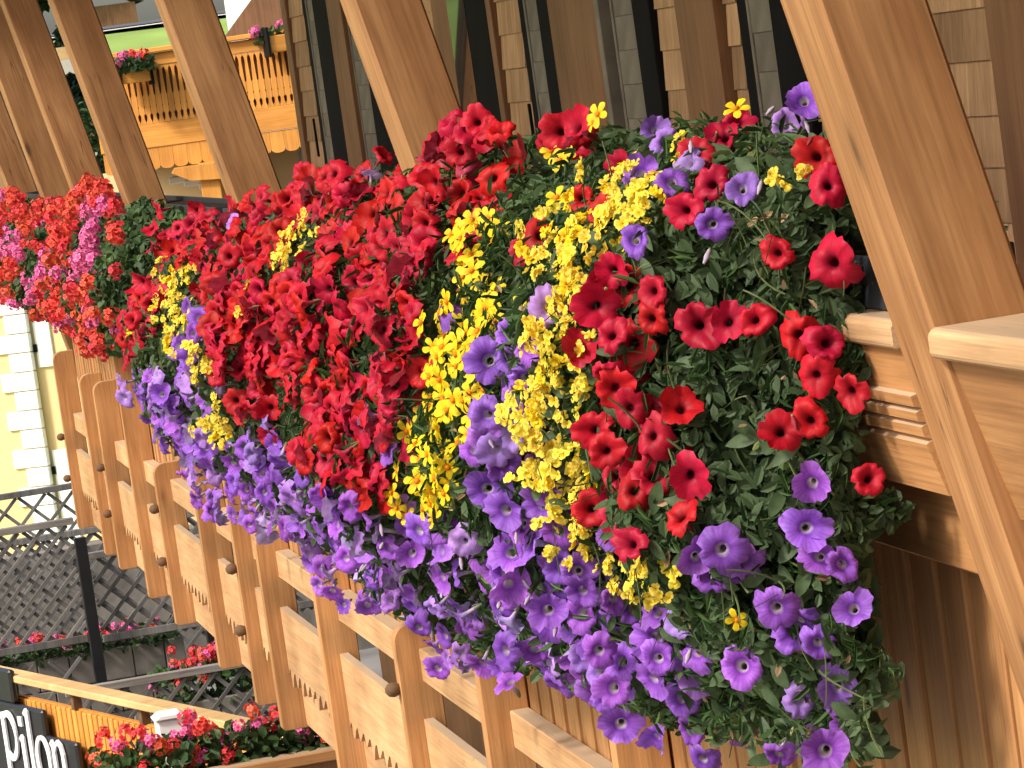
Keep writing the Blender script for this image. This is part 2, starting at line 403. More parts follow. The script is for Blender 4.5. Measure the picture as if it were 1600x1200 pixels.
for i in range(5):
    y0 = -2.25 + i * 4.85
    box('beam', (1.862, y0, -.925), (1.93, y0 + 4.845, -.74), wood_y, rail, .004)
y = .52; k = 0
while y < 21.8:
    o = rnd.uniform(-.003, .003)
    box('plank', (1.921 + o, y, -1.79 + rnd.uniform(-.004, .004)), (1.940 + o, y + .149, -.90), wood_z, rail, .004, (0, 0, math.radians(-3.6)))
    y += .152
# inner lining of the parapet, so that no light falls through from behind
box('inner_lining', (1.953, .5, -1.715), (1.966, 21.8, -.92), brown_wood, rail, 0)
box('edge_board', (1.892, 6.44, -2.40), (1.919, 6.49, -.93), wood_z, rail, .004)
FINS = [(7.95, 0), (9.50, 0), (10.80, 1), (12.33, 0), (13.70, 1), (14.37, 0), (15.47, 0), (17.0, 1), (18.1, 0), (19.45, 0), (20.2, 1), (21.75, 2)]
def fin(y, kind):
    zt = {0: -1.05, 1: -1.67, 2: -1.37}[kind]
    if y in (19.45, 20.2): zt = -1.42
    zb = -2.455; xo = 1.79; r = .055
    pts = [(1.918, zb), (xo + .012, zb), (xo, zb + .012)]
    for a in range(0, 91, 15):
        pts.append((xo + r - r * math.cos(math.radians(a)), zt - r + r * math.sin(math.radians(a))))
    pts += [(1.918, zt)]
    f = prism('fin', pts, (y - .026, y + .026), 1, wood_z, rail, .003)
    for z in ((-1.885, -2.14) if y in (21.75, 19.45, 17.0, 14.37) else (-1.87,) if y == 10.8 else ()):
        V, F = [], []
        prof = [(0, .012), (.009, .020), (.024, .024), (.040, .019), (.048, .008)]
        for d, r_ in prof:
            for q in range(10):
                V.append((-d, r_ * math.cos(q * math.tau / 10), r_ * math.sin(q * math.tau / 10)))
        n = len(prof)
        for j in range(n - 1):
            for q in range(10): F.append((j * 10 + q, j * 10 + (q + 1) % 10, j * 10 + 10 + (q + 1) % 10, j * 10 + 10 + q))
        F.append([(n - 1) * 10 + q for q in range(10)])
        me = peg_me.get('m')
        if me is None:
            me = peg_me['m'] = pydata('_peg', V, F, [peg_wood], smooth=True)
        link('peg', me, (xo + .004, y, z), f)
peg_me = {}
for y, kd in FINS: fin(y, kd)
fy = [6.48] + [f[0] for f in FINS]
for a, b in zip(fy[:-1], fy[1:]):
    y0, y1 = a + .028, b - .028
    if y1 - y0 < .1: continue
    box('upper_board', (1.862, y0, -1.857), (1.919, y1, -1.752), band_wood, rail, .004)
    # board with a carved lower edge of teeth
    pts = [(y0, -1.972), (y0, -2.235)]
    n = max(2, int((y1 - y0) / .115)); w = (y1 - y0) / n
    for q in range(n):
        yy = y0 + q * w; d = rnd.choice((-.045, -.03, -.02))
        pts += [(yy + w * .12, -2.235), (yy + w * .38, -2.235 + d), (yy + w * .56, -2.235 + d), (yy + w * .66, -2.215), (yy + w * .84, -2.215)]
    pts += [(y1, -2.235), (y1, -1.972)]
    prism('carved_board', pts, (1.848, 1.878), 0, band_wood, rail)
    box('lower_board', (1.886, y0, -2.445), (1.916, y1, -2.262), band_wood, rail, .004)
    box('back_board', (1.9, y0, -2.255), (1.917, y1, -2.02), peg_wood, rail, 0)

# slanting roof posts
post_labels = ['thick slanting wooden post nearest the camera, right of the flowers',
               'slanting wooden post rising from the bright red petunias in the middle',
               'slanting wooden post in front of the orange balcony, between its two window boxes',
               'slanting wooden post just left of the green lawn and orange balcony',
               'slanting post right of the conifer gap, half covered by the post before it',
               'dark slanting post left of the gap with the conifers',
               'farthest slanting post, only its foot seen above the coral geraniums']
lean = math.atan(.213)
pm = None
for i, y in enumerate(POST_Y):
    L_ = 3.75; zc = .12
    if pm is None:
        pm = box_mesh((.163, 2 * PT, L_), post_wood, .006)
    xc = 1.626 - .213 * zc + .0815 / math.cos(lean)
    o = link('roof_post', pm, (xc, y, zc), None, (0, -lean, 0))
    tag(o, post_labels[i], 'post', 'slanting posts along the balcony')

# planter boxes on the railing
def planter(y0, y1, lab):
    t = thing('flower_box', lab, 'flower box', (1.86, (y0 + y1) / 2, -.484), 'dark flower boxes on the hand rail')
    x0, x1, z0, z1 = 1.775, 1.965, -.481, -.395
    box('box_side', (x0, y0, z0), (x0 + .008, y1, z1), planter_black, t)
    box('box_side', (x1 - .008, y0, z0), (x1, y1, z1), planter_black, t)
    box('box_end', (x0 + .009, y0, z0), (x1 - .009, y0 + .008, z1), planter_black, t)
    box('box_end', (x0 + .009, y1 - .008, z0), (x1 - .009, y1, z1), planter_black, t)
    box('soil', (x0 + .009, y0 + .009, z0), (x1 - .009, y1 - .009, z1 - .02), soil_m, t, 0)
planter(5.36, 8.70, 'dark flower box on the rail beside the nearest post, under the red and purple petunias')
planter(9.0, 13.1, 'dark flower box on the rail beyond the second post, hidden in red petunias')
planter(13.35, 21.9, 'farthest dark flower box on the rail, hidden under coral geraniums')
# ------------------------------------------------------------------ terrace below: lattice fences, planters, battened wall, sign
terr = tag(box('terrace_paving', (-3, 12.5, -4.75), (6, 30, -4.55), paving_m, None, 0), kind='structure')

_slat = {}
def bar_between(name, p, q, w, t, mat, parent, ydir=True):
    """thin strip from p to q in the plane across y"""
    p, q = Vector(p), Vector(q); d = q - p; L = round(d.length, 2)
    me = box_mesh((w, t, L), mat, .002)
    o = link(name, me, (p + q) / 2, parent)
    o.rotation_euler = (0, math.atan2(d.x, d.z), 0)
    return o
def lattice(label, x0, x1, z0, z1, y, pitch=.105, top=True, rails=(), posts=(), pale=False, post_top=None):
    t = thing('lattice_fence', label, 'fence', ((x0 + x1) / 2, y, z0), 'dark lattice fences on the terrace')
    W_, H = x1 - x0, z1 - z0
    st = pitch * math.sqrt(2)
    for sgn in (1, -1):
        c = -H
        while c < W_:
            # line x = x0 + c + s (rising) for s in 0..H, clipped to the panel
            s0, s1 = max(0, -c), min(H, W_ - c)
            if s1 - s0 > .06:
                if sgn > 0: a, b = (x0 + c + s0, z0 + s0), (x0 + c + s1, z0 + s1)
                else: a, b = (x1 - c - s0, z0 + s0), (x1 - c - s1, z0 + s1)
                yy = y - .006 * sgn
                bar_between('slat', (a[0], yy, a[1]), (b[0], yy, b[1]), .026, .010, fence_wood, t)
            c += st
    m = fence_pale if pale else fence_wood
    if top: box('top_rail', (x0 - .02, y - .03, z1), (x1 + .02, y + .03, z1 + .045), m, t)
    for rz in rails: box('rail', (x0, y - .028, rz), (x1, y - .013, rz + .05), fence_wood, t)
    for px in posts: box('fence_post', (px - .04, y - .08, z0 - .3), (px + .04, y - .032, (post_top or z1)), sign_black, t, .006)
    return t
lattice('dark lattice fence panel in front of the yellow house, pale light through its holes', .7, 3.2, -3.55, -2.79, 27.5, .16)
lattice('dark lattice panel behind the black fence post, seen through the panel before it', .7, 3.6, -4.4, -2.98, 26.0, .12)
lattice('dark lattice fence with the black post, left of the balcony fins', .6, 1.93, -3.45, -2.67, 24.0, .115, True, (-3.47,), (1.97,), True, -2.76)
lattice('dark lattice panel right of the black post, red flowers below it', 2.03, 3.7, -3.52, -2.93, 24.05, .115, True, (-3.50,), (2.76,), True, -3.44)
lattice('lower lattice panel behind the pale rail, left of the black post', .3, 1.95, -4.4, -3.55, 23.9, .22, False)
lattice('lowest lattice panel under the long pale rail and the red flowers', 1.6, 3.4, -4.20, -3.50, 22.0, .13, True, (-3.93,), (), True)
box_g = tag(box('stone_wall', (.2, 28.4, -4.6), (4.6, 28.7, -3.35), stone_m, None, 0), 'low grey stone wall behind the dark lattice fences', 'wall')
# stone planters with geraniums between the fences
def stone_planter(x0, x1, y, z0, z1, lab):
    t = thing('stone_planter', lab, 'planter', ((x0 + x1) / 2, y, z0))
    box('soil', (x0 + .02, y - .14, z0), (x1 - .02, y + .14, z1 - .01), soil_m, t, 0)
    n = 4; h = (z1 - z0) / n
    for r in range(n):
        x = x0 - (.1 if r % 2 else 0)
        while x < x1:
            a, b = max(x, x0), min(x + .22, x1)
            if b - a > .03: box('stone', (a + .003, y - .19 - rnd.uniform(0, .012), z0 + r * h + .003), (b - .003, y - .142, z0 + (r + 1) * h - .003), stone_m, t, .006)
            x += .22
    return t
stone_planter(.6, 2.62, 24.7, -4.5, -3.62, 'grey stone planter left of and behind the black fence post')
stone_planter(2.05, 3.3, 23.0, -4.5, -3.80, 'grey stone planter under the long pale rail')

# battened orange wall with its pale top rail, and the black sign boards in front of it
A, B = Vector((1.02, 20.3, 0)), Vector((2.19, 16.55, 0))
D = (B - A); WL = D.length; D.normalize(); NRM = Vector((D.y, -D.x, 0))   # NRM looks to the street
if NRM.x > 0: NRM = -NRM
ang = math.atan2(D.y, D.x)
def along(s, off, z): p = A + D * s + NRM * off; return (p.x, p.y, z)
bw = thing('battened_wall', 'orange wall of narrow upright battens under a pale top rail, below the balcony', 'wall', along(WL / 2, 0, -4.55))
def obox(name, s0, s1, o0, o1, z0, z1, mat, parent, bev=.003):
    return link(name, box_mesh((s1 - s0, o1 - o0, z1 - z0), mat, bev), along((s0 + s1) / 2, (o0 + o1) / 2, (z0 + z1) / 2), parent, (0, 0, ang))
obox('top_rail', -.9, WL + .1, -.05, .065, -3.005, -2.965, tan_wood, bw, .006)
obox('backing_board', -.9, WL, -.03, -.005, -4.55, -3.10, orange_wood, bw, 0)
s = -.9
while s < WL - .06:
    obox('batten', s, s + .052, -.004, .018, -4.5, -3.105 + rnd.uniform(-.003, .003), orange_wood, bw, .004); s += .0705
for s in (-.5, .4, 1.3, 2.2, 3.1, 3.7):
    obox('rail_support', s, s + .04, -.03, .02, -3.105, -3.006, peg_wood, bw)

def ribbon(path, widths):
    """flat lettering stroke with varying width, in (u, v)"""
    V, F = [], []; n = len(path)
    for i, (u, v) in enumerate(path):
        a = path[max(0, i - 1)]; b = path[min(n - 1, i + 1)]
        d = Vector((b[0] - a[0], b[1] - a[1])); d = d.normalized() if d.length else Vector((0, 1))
        w = widths[i] / 2 if isinstance(widths, list) else widths / 2
        V += [(u - d.y * w, v + d.x * w), (u + d.y * w, v - d.x * w)]
    for i in range(n - 1): F.append((2 * i, 2 * i + 1, 2 * i + 3, 2 * i + 2))
    return V, F
def oval(cu, cv, ru, rv, a0, a1, n=26): return [(cu + ru * math.cos(math.radians(a0 + (a1 - a0) * i / n)), cv + rv * math.sin(math.radians(a0 + (a1 - a0) * i / n))) for i in range(n + 1)]
def thick(n, w): return [w * (.55 + .45 * abs(math.sin(math.pi * i / n * 2))) for i in range(n + 1)]
def letter(ch):
    """strokes of one letter, x-height 1, origin at the left of the baseline"""
    if ch == 'p': return [([(.12, -.62), (.12, .98)], .15), ([(.0, .90), (.12, 1.0)], .10), (oval(.34, .50, .30, .52, 150, -150), thick(26, .15)), ([(-.05, -.62), (.30, -.62)], .07)]
    if ch == 'i': return [([(.14, -.35), (.14, .55)], .15), ([(.02, .47), (.14, .57)], .09), ([(.14, .80), (.14, 1.02)], .17), ([(.02, -.35), (.28, -.35)], .06)]
    if ch == 'l': return [([(.14, -.3), (.14, 1.20)], .15), ([(.0, 1.10), (.14, 1.22)], .09), ([(.02, -.3), (.28, -.3)], .06)]
    if ch == 'o': return [(oval(.36, .50, .31, .52, 90, 450), thick(26, .15))]
    if ch == 'n': return [([(.12, 0), (.12, .98)], .15), ([(.0, .90), (.12, 1.0)], .10), ([(.14, .72), (.24, .93), (.38, 1.0), (.50, .93), (.56, .75), (.57, 0)], [.07, .1, .12, .14, .15, .15])]
    if ch == 'a': return [(oval(.32, .40, .27, .42, 60, 320), thick(26, .14)), ([(.55, 0), (.55, .75), (.45, .97), (.2, .97)], [.15, .15, .12, .08])]
sign = thing('letter_sign', 'black stepped sign boards with white letters in front of the orange battened wall', 'sign', along(.3, .1, -4.0))
sign_white = plain('sign_white_paint', (.85, .85, .84), .5)
def sign_board(s0, s1, z0, z1, text, s_t, zbase, h, wsc):
    b = obox('sign_board', s0, s1, .05, .09, z0, z1, sign_black, sign, .012)
    V, F = [], []; u0 = 0
    adv = {'p': .80, 'i': .36, 'l': .40, 'o': .82, 'n': .78, 'a': .76}
    for ch in text:
        for path, w in letter(ch):
            v, f = ribbon(path, w); n0 = len(V)
            V += [((a + u0) * h * wsc, 0, b_ * h) for a, b_ in v]; F += [tuple(i + n0 for i in q) for q in f]
        u0 += adv[ch]
    if not V: return
    me = pydata('_lettering', [(x, -0.0, z) for x, y, z in V], F, [sign_white])
    # real thickness for the raised letters
    bm = bmesh.new(); bm.from_mesh(me)
    g = bmesh.ops.extrude_face_region(bm, geom=bm.faces[:])
    for v in g['geom']:
        if isinstance(v, bmesh.types.BMVert): v.co.y -= .012
    bmesh.ops.recalc_face_normals(bm, faces=bm.faces[:]); bm.to_mesh(me); bm.free()
    o = bpy.data.objects.new('lettering', me); COL.objects.link(o); o.parent = b
    p = Vector(along(s_t, .0955, zbase)) - Vector(along((s0 + s1) / 2, .07, (z0 + z1) / 2))
    o.location = Matrix.Rotation(-ang, 3, 'Z') @ p
SGN = [(-.3, 1.032, -3.80, -3.12, 'pil', .44, -3.42, .24, 1.30),
       (.86, 1.452, -3.85, -3.258, 'on', .905, -3.52, .25, 1.12),
       (-.4, .632, -3.118, -2.93, '', .08, -3.09, .12, 1.3)]
for a in SGN: sign_board(*a)

# planter of geraniums on the terrace edge
tp = thing('wooden_planter', 'long wooden planter with red geraniums at the bottom, below the battened wall', 'planter', (1.75, 15.6, -3.4))
box('front_board', (.9, 15.46, -3.30), (2.35, 15.50, -2.94), brown_wood, tp, .004)
box('rim', (.88, 15.42, -2.935), (2.37, 15.53, -2.885), wood_x, tp, .006)
box('back_board', (.9, 15.86, -3.30), (2.35, 15.90, -2.94), brown_wood, tp, .004)
box('soil', (.9, 15.501, -3.25), (2.35, 15.859, -2.97), soil_m, tp, 0)
lb = thing('garden_lantern', 'small white box lantern standing among the geraniums at the bottom', 'lantern', (1.58, 16.0, -2.97))
box('body', (1.53, 15.96, -2.97), (1.66, 16.08, -2.72), white_paint, lb, .01)
prism('lid', [(1.515, -2.718), (1.675, -2.718), (1.64, -2.695), (1.55, -2.695)], (15.945, 16.095), 1, white_paint, lb, .004)

# ------------------------------------------------------------------ yellow house with white quoins
yh = thing('yellow_house', 'yellow rendered house with white corner blocks, far left below the geraniums', 'house', (3.44, 45, -6))
box('wall', (-9, 45, -6), (3.44, 46.2, -1.3), yellow_wall, yh, 0)
box('side_wing', (3.445, 45.10, -6), (5.0, 46.2, -1.6), yellow_wall, yh, 0)
z = -5.93; k = 0
while z < -1.6:
    w = .40 if k % 2 else .245
    box('corner_block', (3.46 - w - .06, 44.965, z + .006), (3.465, 45.06, z + .236), white_paint, yh, .008); z += .242; k += 1
for z0, z1 in ((-3.0, -1.9), (-5.4, -4.05)):
    sh = box('shutter', (3.50, 45.06, z0), (3.72, 45.095, z1), white_paint, yh, .006)
    box('hinge', (3.47, 45.04, z0 + .20), (3.52, 45.058, z0 + .30), black_frame, sh)
    box('hinge', (3.47, 45.04, z1 - .30), (3.52, 45.058, z1 - .20), black_frame, sh)
prism('roof', [(-10, -1.3), (-3, -.5), (3.6, -1.3), (3.6, -1.14), (-3, -.34), (-10, -1.14)], (44.5, 46.6), 1, brown_wood, yh)
yh.rotation_euler.z = math.radians(-30)

# ------------------------------------------------------------------ neighbouring house with the orange balcony
nb = thing('neighbouring_house', 'house with an orange carved balcony and window boxes, seen between the posts', 'house', (3.9, 28, -5.5))
YN = 28.0
box('top_rail', (2.85, YN - .08, .435), (4.95, YN + .06, .475), orange_long, nb, .006)
box('upper_board', (2.9, YN - .03, .335), (4.9, YN, .432), orange_long, nb, .004)
box('lower_board', (2.9, YN - .03, -.30), (4.9, YN, -.115), orange_long, nb, .004)
# carved boards: half slots in both edges
def slot_board(x, w):
    h = w / 2; e = .0015
    prof = [(.334, 0), (.318, .0), (.30, .010), (.27, .0125), (.12, .006), (.105, .0), (.03, 0), (.022, .004), (.014, 0), (-.03, 0), (-.045, .011), (-.075, .009), (-.10, 0), (-.113, 0)]
    pts = [(x - h + e + d, z) for z, d in prof] + [(x + h - e - d, z) for z, d in prof[::-1]]
    return pts
first = None; x = 2.93; wB = .049
while x < 4.88:
    if first is None: first = prism('carved_board', slot_board(x, wB), (YN - .022, YN - .002), 1, orange_wood, nb); c0 = first
    else: link('carved_board', c0.data, (x + (c0.location.x + nb.location.x - 2.93), YN - .012, c0.location.z + nb.location.z), nb)
    x += wB
x = 2.91
while x < 4.88:
    pts = [(x + .001, -.302), (x + .001, -.445)] + [(x + .056 + .055 * math.cos(math.radians(a)), -.445 + .03 * math.sin(math.radians(a))) for a in range(180, 361, 30)][1:-1] + [(x + .111, -.445), (x + .111, -.302)]
    prism('skirt_board', pts, (YN - .02, YN + .0), 1, orange_wood, nb); x += .112
box('balcony_deck', (2.9, YN + .02, -.44), (4.9, YN + 1.4, -.33), brown_wood, nb, 0)
box('inner_wall', (2.9, YN + 1.0, -.33), (3.9, YN + 1.1, -.05), brown_wood, nb, 0)
box('interior_shade_sheet', (2.92, YN + .03, -.12), (4.88, YN + .05, .33), brown_wood, nb, 0)  # brown sheet added as the balcony's shaded inside behind the slots
box('support_post', (3.66, YN - .05, -1.6), (3.82, YN + .1, -.47), orange_wood, nb, .006)
prism('bracket', [(3.48, -.48), (3.95, -.48), (3.90, -.62), (3.60, -.60), (3.45, -.52)], (YN - .10, YN + .05), 1, orange_wood, nb, .004)
box('lower_wall', (2.2, YN + .9, -5.5), (4.3, YN + 1.2, -.47), yellow_wall, nb, 0)
box('grey_wall', (4.32, YN + .7, -5.5), (5.6, YN + 1.2, -.5), conc_m, nb, 0)
# pale scalloped ledge under the balcony
for q in range(5):
    box('ledge_stone', (3.28 + q * .13, YN + .5 - q * .05, -.62 - q * .035), (3.45 + q * .13, YN + .85, -.56 - q * .035), path_m, nb, .012)
prism('gable', [(3.84, .47), (4.20, .83), (5.2, 1.9), (6.5, 1.9), (6.5, .47)], (YN + .7, YN + .85), 1, brown_wood, nb)
box('house_wall', (2.9, YN + 5.5, -1.5), (7.0, YN + 8, 4.0), white_paint, nb, 0)
box('teal_shutter', (3.50, YN + 5.42, .3), (3.75, YN + 5.495, 2.0), teal_paint, nb, .01)
nb.rotation_euler.z = math.radians(-20)
def window_box(x0, x1, z, lab, YN):
    t = thing('window_box', lab, 'window box', ((x0 + x1) / 2, YN - .2, z), 'window boxes on the orange balcony')
    box('box', (x0, YN - .32, z), (x1, YN - .10, z + .13), orange_long, t, .006)
    for x in (x0 - .02, x1 + .002): box('hook', (x, YN - .34, z - .03), (x + .018, YN - .085, z + .20), black_frame, t, .003)
window_box(3.15, 3.38, .22, 'small orange window box left of the third slanting post, over green lawn', 28.22)
window_box(4.28, 4.50, .30, 'small orange window box with pink flowers right of the third slanting post', 27.83)

# ------------------------------------------------------------------ roofs, trees and things on the hill
rf = thing('distant_house', 'distant house with a pale scalloped roof edge, between the far posts', 'house', (5.5, 52, -5.5))
box('wall', (4.2, 52.5, -5.5), (5.75, 58, -.02), brown_wood, rf, 0)
box('upper_deck', (4.4, 52.15, .70), (5.5, 54, 1.02), brown_wood, rf, 0)
def scallop(name, x0, x1, z, h, y, mat, parent):
    n = 6; w = (x1 - x0) / n; pts = [(x1, z + h), (x0, z + h)]
    for q in range(n): pts += [(x0 + q * w + w * t, z - .05 * math.sin(math.pi * t)) for t in (0, .25, .5, .75)]
    pts.append((x1, z)); prism(name, pts, (y, y + .08), 1, mat, parent)
scallop('fascia', 4.4, 5.5, .86, .20, 52.0, tan_wood, rf)
scallop('fascia', 4.4, 5.5, .70, .17, 51.9, path_m, rf)
scallop('fascia', 4.4, 5.5, -.60, .20, 51.0, path_m, rf)
box('painted_shadow', (4.4, 51.2, -.72), (5.5, 51.4, -.58), black_frame, rf, 0)  # black strip imitating the shadow under the pale fascia

def leaf_cloud(pos, nrm, size, rs, wid=.55):
    """many small folded leaves: positions Nx3, normals Nx3, sizes N -> vertices, faces"""
    n = len(pos); pos = np.asarray(pos); nrm = np.asarray(nrm, float)
    nrm /= np.linalg.norm(nrm, axis=1)[:, None] + 1e-9
    r = rs.normal(size=(n, 3)); r[:, 2] -= .5
    u = r - nrm * (r * nrm).sum(1)[:, None]; u /= np.linalg.norm(u, axis=1)[:, None] + 1e-9
    v = np.cross(nrm, u); s = np.asarray(size)[:, None]; w = wid * s
    fold = nrm * s * rs.uniform(.05, .3, (n, 1))
    P = np.stack([pos - u * s, pos - u * s * .35 + v * w * .8 + fold, pos + u * s - nrm * s * .2, pos - u * s * .35 - v * w * .8 + fold,
                  pos + u * s * .45 + v * w * .78 + fold * .8, pos + u * s * .45 - v * w * .78 + fold * .8], 1).reshape(-1, 3)
    b = np.arange(n) * 6
    F = np.stack([np.stack([b, b + 1, b + 4, b + 2], 1), np.stack([b, b + 2, b + 5, b + 3], 1)], 1).reshape(-1, 4)
    return P, F

def cloud_obj(name, pos, nrm, size, mat, parent, rs, wid=.55):
    P, F = leaf_cloud(pos, nrm, size, rs, wid)
    if parent is not None:
        P = P - np.array(parent.location)[None, :]
    rv = np.repeat(rs.random_sample(len(pos)), 2)
    o = pydata(name, P.tolist(), F.tolist(), [mat], None, [('rnd', 'FACE', rv)])
    if parent is not None: o.parent = parent
    o['kind'] = 'stuff'
    return o

def tree(name, x, y, z, h, r, mat, lab, conical=True, n=2600, ls=.22, group=None):
    t = thing(name, lab, 'tree', (x, y, z), group)
    bm = bmesh.new(); bmesh.ops.create_cone(bm, segments=9, radius1=.035 * h, radius2=.008 * h, depth=h, cap_ends=True)
    for v in bm.verts: v.co.z += h / 2
    me = bpy.data.meshes.new('trunk'); bm.to_mesh(me); bm.free(); me.materials.append(bark_m); link('trunk', me, (x, y, z), t)
    u = nrs.random_sample(n); a = nrs.random_sample(n) * math.tau
    if conical:
        zz = .12 + .88 * u; rr = r * (1 - u) * (.35 + .65 * nrs.random_sample(n) ** .5) * (.72 + .28 * np.sin(u * 60 + a * 2))
        p = np.stack([x + rr * np.cos(a), y + rr * np.sin(a), z + h * zz - rr * .25], 1)
    else:
        d = nrs.normal(size=(n, 3)); d /= np.linalg.norm(d, axis=1)[:, None]; k = nrs.random_sample(n) ** .4
        lump = 1 + .22 * np.sin(d[:, 0] * 5 + 1) * np.sin(d[:, 1] * 4) + .15 * np.sin(d[:, 2] * 9)
        p = np.stack([x + d[:, 0] * r * k * lump, y + d[:, 1] * r * k * lump, z + h * .62 + d[:, 2] * h * .38 * k * lump], 1)
    nn = nrs.normal(size=(n, 3)); nn[:, 2] += .6
    cloud_obj('crown', p, nn, nrs.uniform(.6, 1.2, n) * ls, mat, t, nrs)
tree('conifer_tree', 5.75, 68, -.4, 3.1, .7, pine_m, 'tall dark conifer against the pale sky in the far left gap', True, 2600, .16)
tree('conifer_tree', 6.9, 69, -.4, 2.4, 1.15, pine_m, 'dense dark conifer below the sky gap, right beside the taller conifer', True, 3000, .16)
tree('garden_tree', 5.0, 48, -3.4, 3.5, .55, leaf_far, 'small green bush under the pale scalloped roof edge in the far left gap', False, 1800, .10)
tree('garden_tree', 3.55, 31, -3.2, 2.5, .5, leaf_far, 'leafy bush under the orange balcony, between posts', False, 1500, .06)
for i, (x, y, h) in enumerate([(8.6, 93, 3.2), (12.3, 94.5, 4.4), (14.5, 95, 5.0), (6, 96, 5), (17.5, 97, 6)]):
    tree('hedge_tree', x, y, 2.1, h, 1.7, leaf_far, ['dark shrub beside the brown hut at the top edge', 'dark leafy hedge tree behind the white and blue board', 'dark tree behind the weathered post on the hill', 'tall dark tree beyond the hill road, behind the posts', 'big dark tree beyond the road, farthest right on the hill'][i], False, 2600, .26)
hut = thing('garden_hut', 'small dark brown hut beyond the hill road at the top edge', 'hut', (10.3, 91.5, 2.2))
box('wall', (9.7, 91, 2.2), (10.9, 92.5, 2.75), brown_wood, hut, .01)
prism('roof', [(9.5, 2.72), (10.3, 3.25), (11.1, 2.72), (11.1, 2.80), (10.3, 3.34), (9.5, 2.80)], (90.8, 92.7), 1, fence_wood, hut)
bd = thing('hillside_board', 'small white board with a pale blue panel before the dark hedge', 'board', (11.55, 90, 2.1))
box('board', (11.42, 90, 2.28), (11.70, 90.05, 2.66), white_paint, bd, .01)
box('panel', (11.47, 89.985, 2.46), (11.66, 89.999, 2.63), plain('pale_blue_paint', (.28, .45, .75)), bd, 0)
box('leg', (11.53, 90.01, 2.05), (11.58, 90.04, 2.28), fence_wood, bd, 0)
pl = box('utility_post', (12.05, 89.8, 1.9), (12.28, 90.0, 5.5), fence_pale, None, .02); tag(pl, 'weathered grey wooden post on the hill beside the third slanting post', 'post')

